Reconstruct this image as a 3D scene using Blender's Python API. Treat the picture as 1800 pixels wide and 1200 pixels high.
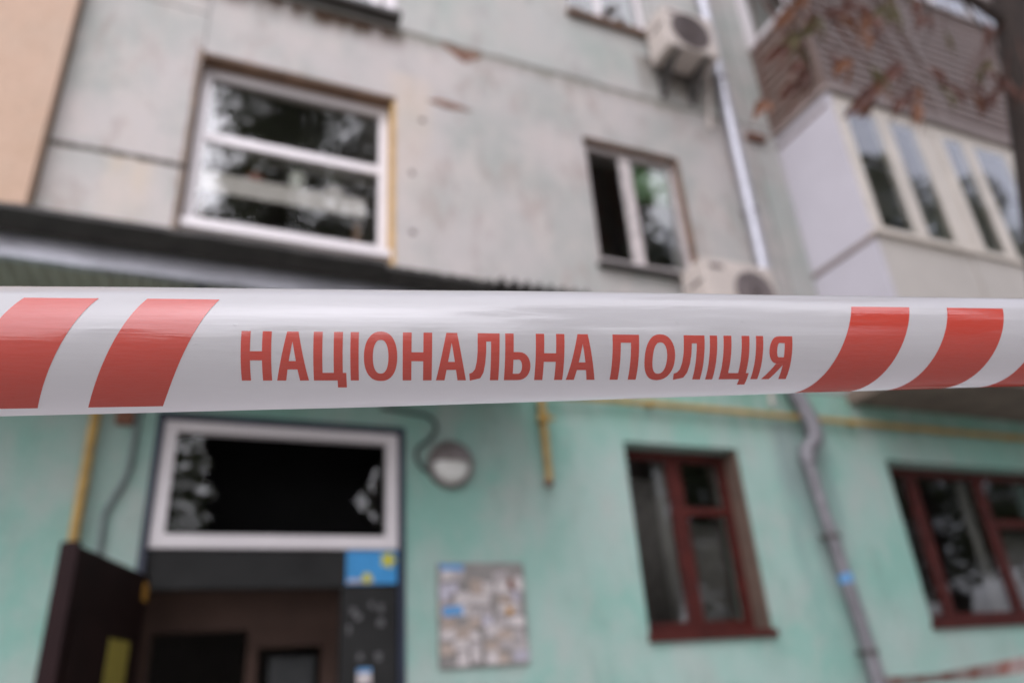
import bpy, bmesh, math, random
from mathutils import Vector, Matrix

for o in list(bpy.data.objects):
    bpy.data.objects.remove(o)
scene = bpy.context.scene
C = scene.collection
R_ = math.radians

# ------------------------------------------------------------------ camera, sky, sun, exposure
CAM = Vector((0.0, 0.0, 1.5))
AX = Matrix(((0.92046086, 0.11066361, 0.37484045),      # camera right / down / forward, as columns
             (-0.38529322, 0.41786187, 0.82276400),
             (-0.06558149, -0.90174554, 0.42726343)))
cam_data = bpy.data.cameras.new('camera')
cam = bpy.data.objects.new('camera', cam_data)
C.objects.link(cam)
right, down, fwd = AX.col[0], AX.col[1], AX.col[2]
m = Matrix.Identity(4)
for i in range(3):
    m[i][0], m[i][1], m[i][2], m[i][3] = right[i], -down[i], -fwd[i], CAM[i]
cam.matrix_world = m
cam_data.sensor_width = 36.0
cam_data.lens = 26.06
cam_data.clip_start = 0.02
cam_data.clip_end = 2000
cam_data.dof.use_dof = True
cam_data.dof.focus_distance = 0.352
cam_data.dof.aperture_fstop = 4.3
cam_data.dof.aperture_blades = 7
scene.camera = cam

SUN_EL, SUN_AZ = R_(48), R_(205)          # azimuth clockwise from +Y
world = bpy.data.worlds.new('World')
scene.world = world
world.use_nodes = True
wn = world.node_tree.nodes
wl = world.node_tree.links
bg = wn['Background']
sky = wn.new('ShaderNodeTexSky')
sky.sky_type = 'NISHITA'
sky.sun_disc = False
sky.sun_elevation = SUN_EL
sky.sun_rotation = SUN_AZ
sky.air_density = 1.0
sky.dust_density = 6.0
sky.ozone_density = 1.0
hs = wn.new('ShaderNodeHueSaturation')     # overcast: almost colourless
hs.inputs['Saturation'].default_value = 0.30
gmm = wn.new('ShaderNodeGamma')            # cloud cover evens out the whole dome
gmm.inputs['Gamma'].default_value = 0.6
tint = wn.new('ShaderNodeMix'); tint.data_type = 'RGBA'; tint.blend_type = 'MULTIPLY'
tint.inputs['Factor'].default_value = 1.0
trg = [i for i in tint.inputs if i.type == 'RGBA']
trg[1].default_value = (0.955, 0.955, 1.10, 1)
wl.new(sky.outputs[0], gmm.inputs['Color'])
wl.new(gmm.outputs[0], hs.inputs['Color'])
wl.new(hs.outputs[0], trg[0])
wl.new([o for o in tint.outputs if o.type == 'RGBA'][0], bg.inputs['Color'])
bg.inputs['Strength'].default_value = 0.15
sun_data = bpy.data.lights.new('sun', 'SUN')
sun_data.energy = 0.5
sun_data.angle = R_(100)
sun_data.color = (1.0, 0.97, 0.94)
sun = bpy.data.objects.new('sun', sun_data)
C.objects.link(sun)
sd = Vector((math.sin(SUN_AZ) * math.cos(SUN_EL), math.cos(SUN_AZ) * math.cos(SUN_EL), math.sin(SUN_EL)))
sun.rotation_euler = sd.to_track_quat('Z', 'Y').to_euler()
sun.location = (0, -20, 30)
scene.view_settings.view_transform = 'Standard'
scene.view_settings.look = 'None'
scene.view_settings.gamma = 1.0
scene.view_settings.use_curve_mapping = False
scene.view_settings.exposure = 2.15

# ------------------------------------------------------------------ materials
def newmat(name):
    mt = bpy.data.materials.new(name)
    mt.use_nodes = True
    return mt, mt.node_tree.nodes, mt.node_tree.links, mt.node_tree.nodes['Principled BSDF']

def noise_fac(n, l, scale, detail=4.0, rough=0.55, stretch=None, lo=0.4, hi=0.6, coord='Object', off=0.0):
    tc = n.new('ShaderNodeTexCoord')
    mp = n.new('ShaderNodeMapping')
    if stretch:
        mp.inputs['Scale'].default_value = stretch
    mp.inputs['Location'].default_value = (off, off * 0.7, off * 1.3)
    l.new(tc.outputs[coord], mp.inputs['Vector'])
    t = n.new('ShaderNodeTexNoise')
    t.inputs['Scale'].default_value = scale
    t.inputs['Detail'].default_value = detail
    t.inputs['Roughness'].default_value = rough
    l.new(mp.outputs[0], t.inputs['Vector'])
    mr = n.new('ShaderNodeMapRange')
    mr.inputs['From Min'].default_value = lo
    mr.inputs['From Max'].default_value = hi
    l.new(t.outputs['Fac'], mr.inputs['Value'])
    return mr.outputs[0], t

def mix(n, l, fac, a, b, amt=1.0):
    mx = n.new('ShaderNodeMix')
    mx.data_type = 'RGBA'
    if isinstance(fac, float):
        mx.inputs['Factor'].default_value = fac
    elif amt != 1.0:
        mu = n.new('ShaderNodeMath')
        mu.operation = 'MULTIPLY'
        mu.inputs[1].default_value = amt
        l.new(fac, mu.inputs[0])
        l.new(mu.outputs[0], mx.inputs['Factor'])
    else:
        l.new(fac, mx.inputs['Factor'])
    for k, v in (('A', a), ('B', b)):
        s = [i for i in mx.inputs if i.name == k and i.type == 'RGBA'][0]
        if isinstance(v, tuple):
            s.default_value = (*v, 1)
        else:
            l.new(v, s)
    return [o for o in mx.outputs if o.type == 'RGBA'][0]

def bump(n, l, bsdf, height, strength, dist=0.01):
    b = n.new('ShaderNodeBump')
    b.inputs['Strength'].default_value = strength
    b.inputs['Distance'].default_value = dist
    l.new(height, b.inputs['Height'])
    l.new(b.outputs[0], bsdf.inputs['Normal'])

def simple(name, col, rough=0.6, metal=0.0, var=0.25, scale=6.0, bmp=0.0, dark=None, stretch=None, spec=0.5):
    mt, n, l, b = newmat(name)
    f, t = noise_fac(n, l, scale, 5, 0.6, stretch, 0.3, 0.7)
    d = dark or tuple(c * (1 - var) for c in col)
    u = tuple(min(1, c * (1 + var * 0.5)) for c in col)
    l.new(mix(n, l, f, d, u), b.inputs['Base Color'])
    b.inputs['Roughness'].default_value = rough
    b.inputs['Metallic'].default_value = metal
    b.inputs['Specular IOR Level'].default_value = spec
    if bmp:
        bump(n, l, b, t.outputs['Fac'], bmp)
    return mt

M = {}
def wall_material(name, base, patch, pale, grime, stain_and_tone=(), rough=0.9, gamt=0.7):
    mt, n, l, b = newmat(name)
    f1, _ = noise_fac(n, l, 1.25, 5, 0.62, None, 0.40, 0.60, off=3)
    c = mix(n, l, f1, base, patch)
    f2, _ = noise_fac(n, l, 2.6, 6, 0.68, (1, 1, 0.6), 0.46, 0.64, off=11)
    c = mix(n, l, f2, c, pale, 0.7)
    f3, _ = noise_fac(n, l, 4.2, 6, 0.72, (1, 1, 0.45), 0.53, 0.72, off=23)
    c = mix(n, l, f3, c, grime, gamt)
    f4, t4 = noise_fac(n, l, 38, 5, 0.7, None, 0.25, 0.75)
    c2 = mix(n, l, f4, (0.72, 0.72, 0.72), (1.08, 1.08, 1.08))
    mm = n.new('ShaderNodeMix'); mm.data_type = 'RGBA'; mm.blend_type = 'MULTIPLY'
    mm.inputs['Factor'].default_value = 0.6
    rg = [i for i in mm.inputs if i.type == 'RGBA']
    l.new(c, rg[0]); l.new(c2, rg[1])
    c = [o for o in mm.outputs if o.type == 'RGBA'][0]
    tc = n.new('ShaderNodeTexCoord')
    sx = n.new('ShaderNodeSeparateXYZ')
    l.new(tc.outputs['Object'], sx.inputs[0])
    def rng(sock, a0, a1):
        r = n.new('ShaderNodeMapRange'); r.interpolation_type = 'SMOOTHSTEP'
        r.inputs['From Min'].default_value = a0; r.inputs['From Max'].default_value = a1
        l.new(sock, r.inputs['Value']); return r.outputs[0]
    def mul(a, bb):
        q = n.new('ShaderNodeMath'); q.operation = 'MULTIPLY'
        l.new(a, q.inputs[0]); l.new(bb, q.inputs[1]); return q.outputs[0]
    for (x0, x1, ztop, zbot, col, amt) in stain_and_tone:      # sill dirt and other tone bands, strongest at the top, in metres
        g = mul(mul(rng(sx.outputs['X'], x0 - 0.08, x0 + 0.08), rng(sx.outputs['X'], x1 + 0.08, x1 - 0.08)),
                mul(rng(sx.outputs['Z'], zbot, ztop), rng(sx.outputs['Z'], ztop + 0.02, ztop)))
        fn, _ = noise_fac(n, l, 7, 5, 0.65, (1, 1, 0.25), 0.28, 0.62, off=x0 * 3 + ztop)
        c = mix(n, l, mul(g, fn), c, col, amt)
    l.new(c, b.inputs['Base Color'])
    b.inputs['Roughness'].default_value = rough
    b.inputs['Specular IOR Level'].default_value = 0.25
    bump(n, l, b, t4.outputs['Fac'], 0.5, 0.004)
    return mt

BX0 = 2.0      # wall meshes are stored relative to the building's own origin
def st_(*L):
    return [(x0 - BX0, x1 - BX0, zt_, zb_, c_, a_) for x0, x1, zt_, zb_, c_, a_ in L]
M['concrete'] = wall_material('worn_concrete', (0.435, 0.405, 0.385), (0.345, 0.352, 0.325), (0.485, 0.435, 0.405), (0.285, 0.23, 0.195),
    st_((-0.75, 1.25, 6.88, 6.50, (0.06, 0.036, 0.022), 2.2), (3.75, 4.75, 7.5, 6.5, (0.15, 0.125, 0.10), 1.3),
     (4.45, 4.75, 8.5, 5.0, (0.20, 0.17, 0.15), 1.0), (-0.75, -0.5, 4.95, 4.0, (0.50, 0.40, 0.29), 0.5),
     (1.2, 4.3, 6.84, 6.60, (0.21, 0.20, 0.165), 1.1), (1.15, 1.5, 6.3, 4.4, (0.52, 0.42, 0.33), 0.5)))
M['concrete_pale'] = wall_material('pale_concrete', (0.415, 0.41, 0.385), (0.34, 0.37, 0.335), (0.45, 0.415, 0.385), (0.29, 0.27, 0.25),
    st_((3.75, 4.8, 7.4, 6.5, (0.15, 0.125, 0.10), 1.2)))
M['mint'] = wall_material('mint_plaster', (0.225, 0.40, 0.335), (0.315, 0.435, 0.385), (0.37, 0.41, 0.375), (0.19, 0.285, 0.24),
    st_((-1.2, 9.0, 3.75, 3.0, (0.14, 0.31, 0.22), 0.8), (4.4, 5.0, 3.4, 1.2, (0.19, 0.25, 0.235), 1.0)), gamt=0.4)  # mint goes darker and greener towards its top, greyer along the drainpipe
M['beige'] = wall_material('beige_render', (0.43, 0.30, 0.215), (0.46, 0.325, 0.24), (0.44, 0.33, 0.25), (0.37, 0.255, 0.18))
M['joint'] = simple('joint_mortar', (0.09, 0.08, 0.065), 0.95, var=0.4, scale=12)
M['interior'] = simple('interior_plaster', (0.20, 0.18, 0.16), 0.95, var=0.2, scale=2)
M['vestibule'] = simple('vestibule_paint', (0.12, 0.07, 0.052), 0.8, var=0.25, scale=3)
M['dark'] = simple('painted_interior_dark', (0.006, 0.006, 0.006), 0.9, spec=0.1)  # near-black colour stands in for the darkness of the unlit interior
M['pvc'] = simple('white_pvc', (0.64, 0.60, 0.60), 0.4, var=0.06, scale=3)
M['oldwhite'] = simple('weathered_white_paint', (0.50, 0.45, 0.43), 0.6, var=0.35, scale=14, bmp=0.3)
M['cream_frame'] = simple('cream_frame_paint', (0.62, 0.56, 0.485), 0.5, var=0.12, scale=4)
M['redpaint'] = simple('red_brown_paint', (0.062, 0.010, 0.007), 0.6, spec=0.25, var=0.4, scale=9, bmp=0.2)
M['woodbrown'] = simple('brown_timber', (0.16, 0.095, 0.06), 0.75, var=0.4, scale=8, bmp=0.3)
M['foam'] = simple('yellow_foam', (0.50, 0.32, 0.13), 0.9, var=0.3, scale=25, bmp=0.6)
M['rust'] = simple('rusty_iron', (0.17, 0.07, 0.04), 0.85, var=0.5, scale=14, bmp=0.4)
M['sillmetal'] = simple('dull_sill_metal', (0.06, 0.055, 0.05), 0.6, var=0.4, scale=6)
M['galv'] = simple('galvanised_steel', (0.42, 0.42, 0.45), 0.45, 0.6, var=0.2, scale=9, bmp=0.15)
M['pipegrey'] = simple('old_grey_pipe', (0.19, 0.18, 0.19), 0.5, 0.25, var=0.4, scale=7, bmp=0.3)
M['gas'] = simple('yellow_gas_paint', (0.38, 0.235, 0.055), 0.55, var=0.35, scale=10, bmp=0.2)
M['cable'] = simple('grey_conduit', (0.16, 0.20, 0.19), 0.6, var=0.3)
M['blackrub'] = simple('black_cable', (0.03, 0.035, 0.035), 0.6, var=0.3)
M['frameblue'] = simple('navy_frame_paint', (0.015, 0.022, 0.042), 0.5, var=0.4)
M['doorgrey'] = simple('dark_grey_steel', (0.021, 0.021, 0.020), 0.65, spec=0.15, var=0.3, scale=5)
M['door'] = simple('dark_brown_door', (0.014, 0.006, 0.005), 0.6, spec=0.12, var=0.35, scale=7)
M['dooredge'] = simple('door_edge_brown', (0.014, 0.006, 0.006), 0.65, spec=0.1, var=0.3)
M['board'] = simple('grey_board', (0.22, 0.205, 0.19), 0.8, var=0.3)
M['lampmetal'] = simple('lamp_brown_grey', (0.21, 0.18, 0.17), 0.5, 0.3, var=0.3, bmp=0.1)
M['lampglass'] = simple('opal_glass', (0.62, 0.62, 0.58), 0.25, var=0.12)
M['acwhite'] = simple('aged_ac_casing', (0.50, 0.44, 0.39), 0.55, var=0.15, scale=4)
M['acdark'] = simple('fan_grille_dark', (0.11, 0.085, 0.08), 0.7, var=0.3)  # darkened to carry the shade on the upper unit's front
M['acmid'] = simple('fan_grille_lighter', (0.22, 0.185, 0.18), 0.7, var=0.3)  # lighter copy for the lower unit's fan
M['bitumen'] = simple('bitumen_edge', (0.035, 0.031, 0.027), 0.75, var=0.5, scale=9, bmp=0.5)
M['roofsheet'] = simple('olive_roof_sheet', (0.33, 0.325, 0.26), 0.65, var=0.2, scale=4, stretch=(3, 0.5, 1))
M['slat'] = simple('brown_vinyl_siding', (0.165, 0.112, 0.09), 0.55, var=0.15, scale=3)
M['slat_side'] = M['slat']
M['balcwhite'] = simple('white_balcony_sheet', (0.52, 0.495, 0.525), 0.5, var=0.07, scale=2)
M['balccream'] = simple('cream_balcony_sheet', (0.50, 0.46, 0.41), 0.55, var=0.1, scale=2)
M['balctrim'] = simple('grey_brown_trim', (0.25, 0.20, 0.18), 0.6, var=0.25)
M['soffit'] = simple('stained_soffit', (0.17, 0.13, 0.10), 0.9, var=0.4, scale=4)
M['curtain_green'] = simple('green_curtain_cloth', (0.15, 0.27, 0.13), 0.9, var=0.5, scale=10, stretch=(3, 1, 0.4))
M['curtain_dim'] = simple('dim_lace', (0.085, 0.078, 0.07), 0.95, var=0.6, scale=26, stretch=(2, 1, 0.5))
M['curtain_grey'] = simple('grey_lace_curtain', (0.19, 0.18, 0.165), 0.95, var=0.3, scale=16, stretch=(3, 1, 0.3))
M['potwhite'] = simple('white_pot', (0.52, 0.52, 0.46), 0.4, var=0.1)
M['potred'] = simple('terracotta_pot', (0.22, 0.06, 0.035), 0.7, var=0.2)
M['shelf'] = simple('pale_ledge', (0.46, 0.42, 0.385), 0.7, var=0.12)
M['asphalt'] = simple('pale_concrete_paving', (0.30, 0.285, 0.265), 0.95, var=0.4, scale=20, bmp=0.4)
M['bark'] = simple('bark', (0.030, 0.020, 0.015), 0.95, var=0.5, scale=12, bmp=0.8, stretch=(3, 3, 0.6))
M['post'] = simple('grey_post_paint', (0.20, 0.20, 0.20), 0.5, 0.3)
M['blue'] = simple('blue_print', (0.035, 0.25, 0.53), 0.6, var=0.2)
M['bluepaper'] = simple('blue_paper', (0.10, 0.27, 0.50), 0.8, var=0.2)
M['yellow'] = simple('yellow_print', (0.50, 0.46, 0.03), 0.6, var=0.2)
M['orange'] = simple('orange_sticker', (0.42, 0.20, 0.02), 0.6, var=0.2)
M['mutedyellow'] = simple('olive_yellow_sticker', (0.26, 0.21, 0.03), 0.6, var=0.4, scale=30)
M['paper'] = simple('white_paper', (0.50, 0.455, 0.44), 0.85, var=0.25, scale=22)
M['paper2'] = simple('grey_paper', (0.38, 0.345, 0.335), 0.85, var=0.3, scale=22)
M['paper3'] = simple('tan_paper', (0.37, 0.30, 0.25), 0.85, var=0.35, scale=22)
M['paper4'] = simple('lilac_paper', (0.40, 0.38, 0.43), 0.85, var=0.25, scale=22)
M['brick'] = simple('bare_brick', (0.20, 0.11, 0.075), 0.95, var=0.5, scale=16, bmp=0.8)
M['scrap'] = simple('paper_scrap', (0.10, 0.10, 0.10), 0.8, var=0.3, scale=20)

def leafmat(name, col, col2):
    mt, n, l, b = newmat(name)
    f, _ = noise_fac(n, l, 3.0, 4, 0.6, None, 0.35, 0.65)
    l.new(mix(n, l, f, col, col2), b.inputs['Base Color'])
    b.inputs['Roughness'].default_value = 0.6
    tr = n.new('ShaderNodeBsdfTranslucent')
    tr.inputs['Color'].default_value = (*[min(1, c * 1.6) for c in col2], 1)
    ms = n.new('ShaderNodeMixShader'); ms.inputs[0].default_value = 0.3
    l.new(b.outputs[0], ms.inputs[1]); l.new(tr.outputs[0], ms.inputs[2])
    l.new(ms.outputs[0], n['Material Output'].inputs['Surface'])
    return mt
M['leafgreen'] = leafmat('green_foliage', (0.030, 0.042, 0.018), (0.065, 0.075, 0.03))
M['leafolive'] = leafmat('olive_foliage', (0.040, 0.043, 0.02), (0.085, 0.072, 0.035))
M['leafbrown'] = leafmat('withered_brown_leaf', (0.05, 0.016, 0.008), (0.10, 0.028, 0.012))
M['leaforange'] = leafmat('withered_orange_leaf', (0.10, 0.032, 0.009), (0.15, 0.05, 0.012))
M['leafmoss'] = leafmat('withered_olive_leaf', (0.05, 0.04, 0.008), (0.08, 0.058, 0.012))

def glassmat(name, extra, rough=0.0, wave=0.03):
    mt, n, l, b = newmat(name)
    n.remove(b)
    lw_ = n.new('ShaderNodeLayerWeight'); lw_.inputs['Blend'].default_value = 0.5     # Schlick, the same from both sides
    pw = n.new('ShaderNodeMath'); pw.operation = 'POWER'; pw.inputs[1].default_value = 5.0
    l.new(lw_.outputs['Facing'], pw.inputs[0])
    fr = n.new('ShaderNodeMath'); fr.operation = 'MULTIPLY_ADD'; fr.inputs[1].default_value = 0.96; fr.inputs[2].default_value = 0.04
    l.new(pw.outputs[0], fr.inputs[0])
    mu = n.new('ShaderNodeMath'); mu.operation = 'MULTIPLY_ADD'; mu.use_clamp = True
    mu.inputs[1].default_value = 1.6; mu.inputs[2].default_value = extra
    l.new(fr.outputs[0], mu.inputs[0])
    gl = n.new('ShaderNodeBsdfGlossy'); gl.inputs['Roughness'].default_value = rough
    tr = n.new('ShaderNodeBsdfTransparent'); tr.inputs['Color'].default_value = (0.93, 0.94, 0.93, 1)
    f, t = noise_fac(n, l, 1.7, 2, 0.5)
    bp = n.new('ShaderNodeBump'); bp.inputs['Strength'].default_value = wave; bp.inputs['Distance'].default_value = 0.1
    l.new(t.outputs['Fac'], bp.inputs['Height']); l.new(bp.outputs[0], gl.inputs['Normal'])
    ms = n.new('ShaderNodeMixShader')
    l.new(mu.outputs[0], ms.inputs[0]); l.new(tr.outputs[0], ms.inputs[1]); l.new(gl.outputs[0], ms.inputs[2])
    l.new(ms.outputs[0], n['Material Output'].inputs['Surface'])
    return mt
M['glass'] = glassmat('double_glazing', 0.05)
M['glass_old'] = glassmat('old_window_glass', 0.04, 0.0, 0.05)

def plasticmat(name, col, transl, ink):
    mt, n, l, b = newmat(name)
    f, t = noise_fac(n, l, 1.0, 6, 0.6, (9, 90, 1), 0.3, 0.7, coord='UV')      # long stretch wrinkles in the film
    g_, tg = noise_fac(n, l, 1.0, 3, 0.6, (11, 520, 1), 0.45, 0.75, coord='UV', off=4)   # fine drawn lines along the film
    f2, t2 = noise_fac(n, l, 230.0, 2, 0.5, (0.6, 1, 1), 0.70, 0.78, coord='UV')    # dimples and specks
    h_, th_ = noise_fac(n, l, 1.0, 3, 0.7, (160, 1700, 1), 0.35, 0.7, coord='UV', off=9)  # press hatching
    c = mix(n, l, f, tuple(x * 0.95 for x in col), col)
    c = mix(n, l, h_, c, tuple(min(1, x * (1.0 - ink) + ink * 0.55) for x in col), 0.5)
    l.new(mix(n, l, f2, c, tuple(x * 0.75 for x in col), 0.4), b.inputs['Base Color'])
    b.inputs['Roughness'].default_value = 0.06
    b.inputs['IOR'].default_value = 1.52
    b.inputs['Specular IOR Level'].default_value = 1.0
    m1 = n.new('ShaderNodeMath'); m1.operation = 'MULTIPLY_ADD'; m1.inputs[1].default_value = 0.22
    l.new(f2, m1.inputs[0]); l.new(t.outputs['Fac'], m1.inputs[2])
    m2 = n.new('ShaderNodeMath'); m2.operation = 'MULTIPLY_ADD'; m2.inputs[1].default_value = 0.085
    l.new(g_, m2.inputs[0]); l.new(m1.outputs[0], m2.inputs[2])
    bump(n, l, b, m2.outputs[0], 0.30, 0.0014)
    tr = n.new('ShaderNodeBsdfTranslucent'); tr.inputs['Color'].default_value = (*col, 1)
    ms = n.new('ShaderNodeMixShader'); ms.inputs[0].default_value = transl
    l.new(b.outputs[0], ms.inputs[1]); l.new(tr.outputs[0], ms.inputs[2])
    l.new(ms.outputs[0], n['Material Output'].inputs['Surface'])
    return mt
M['tape'] = plasticmat('white_tape_film', (0.60, 0.58, 0.585), 0.55, 0.0)
M['tapered'] = plasticmat('red_tape_print', (0.56, 0.070, 0.046), 0.42, 0.10)

# ------------------------------------------------------------------ mesh helpers
class MB:
    def __init__(s):
        s.v = []; s.f = []
    def box(s, x0, x1, y0, y1, z0, z1):
        b = len(s.v)
        s.v += [(x, y, z) for z in (z0, z1) for y in (y0, y1) for x in (x0, x1)]
        s.f += [tuple(b + i for i in q) for q in ((0, 2, 3, 1), (4, 5, 7, 6), (0, 1, 5, 4), (2, 6, 7, 3), (0, 4, 6, 2), (1, 3, 7, 5))]
        return s
    def poly(s, pts):
        b = len(s.v); s.v += [tuple(p) for p in pts]; s.f.append(tuple(range(b, b + len(pts)))); return s
    def prism_y(s, pts, y0, y1):            # polygon in x,z pushed through y
        b = len(s.v); k = len(pts)
        s.v += [(x, y0, z) for x, z in pts] + [(x, y1, z) for x, z in pts]
        s.f.append(tuple(range(b, b + k))); s.f.append(tuple(reversed(range(b + k, b + 2 * k))))
        for i in range(k):
            j = (i + 1) % k
            s.f.append((b + i, b + k + i, b + k + j, b + j))
        return s
    def prism_x(s, pts, x0, x1):            # polygon in y,z pushed through x
        b = len(s.v); k = len(pts)
        s.v += [(x0, y, z) for y, z in pts] + [(x1, y, z) for y, z in pts]
        s.f.append(tuple(range(b, b + k))); s.f.append(tuple(reversed(range(b + k, b + 2 * k))))
        for i in range(k):
            j = (i + 1) % k
            s.f.append((b + i, b + k + i, b + k + j, b + j))
        return s
    def tube(s, pts, rad, n=12, cap=True):
        pts = [Vector(p) for p in pts]
        if not isinstance(rad, (list, tuple)):
            rad = [rad] * len(pts)
        b = len(s.v)
        ref = None
        for i, p in enumerate(pts):
            d = (pts[min(i + 1, len(pts) - 1)] - pts[max(i - 1, 0)]).normalized()
            if ref is None:
                ref = d.orthogonal().normalized()
            ref = (ref - d * ref.dot(d)).normalized()
            q = d.cross(ref)
            for k in range(n):
                a = 2 * math.pi * k / n
                s.v.append(tuple(p + (ref * math.cos(a) + q * math.sin(a)) * rad[i]))
        for i in range(len(pts) - 1):
            for k in range(n):
                k2 = (k + 1) % n
                s.f.append((b + i * n + k, b + i * n + k2, b + (i + 1) * n + k2, b + (i + 1) * n + k))
        if cap:
            s.f.append(tuple(reversed(range(b, b + n))))
            e = b + (len(pts) - 1) * n
            s.f.append(tuple(range(e, e + n)))
        return s
    def build(s, name, mat, parent=None, smooth=False, bevel=0.0, label=None):
        base = Vector((0, 0, 0))
        p = parent
        while p is not None:
            base += p.location; p = p.parent
        me = bpy.data.meshes.new(name)
        me.from_pydata([tuple(Vector(v) - base) for v in s.v], [], s.f)
        me.update()
        if smooth:
            for q in me.polygons:
                q.use_smooth = True
        me.materials.append(mat)
        o = bpy.data.objects.new(name, me)
        C.objects.link(o)
        o.parent = parent
        if bevel:
            bv = o.modifiers.new('bevel', 'BEVEL'); bv.width = bevel; bv.segments = 2; bv.limit_method = 'ANGLE'
        if smooth:
            try:
                me.set_sharp_from_angle(angle=R_(40))
            except Exception:
                pass
        if label:
            o['label'] = label
        return o

def thing(name, label, cat, loc, group=None):
    o = bpy.data.objects.new(name, None)
    o.empty_display_size = 0.2
    o.location = loc
    C.objects.link(o)
    o['label'] = label; o['category'] = cat
    if group:
        o['group'] = group
    return o

def smooth_path(pts, n=6):
    pts = [Vector(p) for p in pts]
    out = []
    for i in range(len(pts) - 1):
        p0 = pts[max(i - 1, 0)]; p1 = pts[i]; p2 = pts[i + 1]; p3 = pts[min(i + 2, len(pts) - 1)]
        for k in range(n):
            t = k / n
            out.append(0.5 * ((2 * p1) + (p2 - p0) * t + (2 * p0 - 5 * p1 + 4 * p2 - p3) * t * t + (3 * p1 - p0 - 3 * p2 + p3) * t ** 3))
    out.append(pts[-1])
    return out

def panel_mesh(x0, x1, z0, z1, y0, y1, holes):
    """slab with rectangular openings; returns an MB with fronts, backs and reveals"""
    mb = MB()
    xs = sorted({x0, x1, *[v for h in holes for v in h[:2] if x0 < v < x1]})
    zs = sorted({z0, z1, *[v for h in holes for v in h[2:] if z0 < v < z1]})
    def solid(i, j):
        if i < 0 or j < 0 or i >= len(xs) - 1 or j >= len(zs) - 1:
            return False
        cx, cz = (xs[i] + xs[i + 1]) / 2, (zs[j] + zs[j + 1]) / 2
        return not any(h[0] < cx < h[1] and h[2] < cz < h[3] for h in holes)
    for i in range(len(xs) - 1):
        for j in range(len(zs) - 1):
            if not solid(i, j):
                continue
            a, b, c, d = xs[i], xs[i + 1], zs[j], zs[j + 1]
            mb.poly([(a, y0, c), (b, y0, c), (b, y0, d), (a, y0, d)])
            mb.poly([(a, y1, d), (b, y1, d), (b, y1, c), (a, y1, c)])
            if not solid(i - 1, j): mb.poly([(a, y0, d), (a, y1, d), (a, y1, c), (a, y0, c)])
            if not solid(i + 1, j): mb.poly([(b, y0, c), (b, y1, c), (b, y1, d), (b, y0, d)])
            if not solid(i, j - 1): mb.poly([(a, y0, c), (a, y1, c), (b, y1, c), (b, y0, c)])
            if not solid(i, j + 1): mb.poly([(a, y1, d), (a, y0, d), (b, y0, d), (b, y1, d)])
    return mb

# ------------------------------------------------------------------ the setting: ground
gm = MB()
gm.poly([(-400, -400, 0), (400, -400, 0), (400, 400, 0), (-400, 400, 0)])
g = gm.build('ground', M['asphalt'])
g['kind'] = 'structure'; g['label'] = 'pale dusty concrete yard in front of the apartment block'

# ------------------------------------------------------------------ apartment building
WY = 4.6                       # facade plane
BK = 4.95                      # inner face of the wall
bld = thing('apartment_building', 'old panel apartment block with mint ground floor and worn grey upper storeys', 'building', (2.0, WY, 0.0))

H_BIG = (-0.285, 1.20, 4.40, 6.03)
H_W2 = (2.957, 4.02, 4.75, 6.11)
H_TOP = (-0.28, 1.18, 6.90, 8.55)
H_TW2 = (3.0, 4.03, 7.72, 9.08)
H_DOOR = (-0.235, 1.26, 0.0, 3.14)
H_LW = (2.957, 4.02, 1.80, 3.16)
H_RW = (5.66, 7.90, 1.79, 3.16)
H_BD = (6.0, 7.6, 3.95, 6.0)
H_BD2 = (6.0, 7.6, 6.9, 8.95)
panel_specs = [
    ('wall_panel', -1.11, -0.292, 3.76, 4.935, [], 'concrete'),
    ('wall_panel', -1.11, -0.292, 4.955, 6.42, [], 'concrete'),
    ('wall_panel', -1.11, -0.292, 6.432, 6.80, [], 'concrete'),
    ('wall_panel', -0.285, 5.05, 3.76, 6.80, [H_BIG, H_W2], 'concrete'),
    ('wall_panel', -1.11, 5.05, 6.825, 9.75, [H_TOP, H_TW2], 'concrete_pale'),
    ('wall_panel', 5.07, 10.5, 3.76, 6.80, [H_BD], 'concrete_pale'),
    ('wall_panel', 5.07, 10.5, 6.825, 9.75, [H_BD2], 'concrete_pale'),
    ('wall_panel', -1.11, 10.5, 9.775, 12.5, [], 'concrete_pale'),
]
for nm, x0, x1, z0, z1, hs_, mk in panel_specs:
    panel_mesh(x0, x1, z0, z1, WY, BK, hs_).build(nm, M[mk], bld)
panel_mesh(-6.0, 10.5, 0.0, 3.745, WY, BK, [H_DOOR, H_LW, H_RW]).build('ground_floor_wall', M['mint'], bld, label='mint green plastered ground floor wall')
panel_mesh(-6.0, -1.125, 3.76, 12.5, WY - 0.12, BK, []).build('insulated_wall_section', M['beige'], bld, label='beige rendered wall section at the left')
# joint filling behind the gaps
jm = MB()
for (x0, x1, z0, z1) in ((-1.109, 5.049, 6.801, 6.824), (-1.109, -0.293, 4.936, 4.954), (-1.109, -0.293, 6.421, 6.431),
                         (5.051, 5.069, 3.77, 12.4), (-0.291, -0.286, 3.77, 6.79), (-1.1245, -1.1105, 3.77, 12.4), (-1.1, 10.4, 3.746, 3.759)):
    jm.box(x0, x1, WY + 0.012, WY + 0.05, z0, z1)
jm.build('joint', M['joint'], bld)
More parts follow.
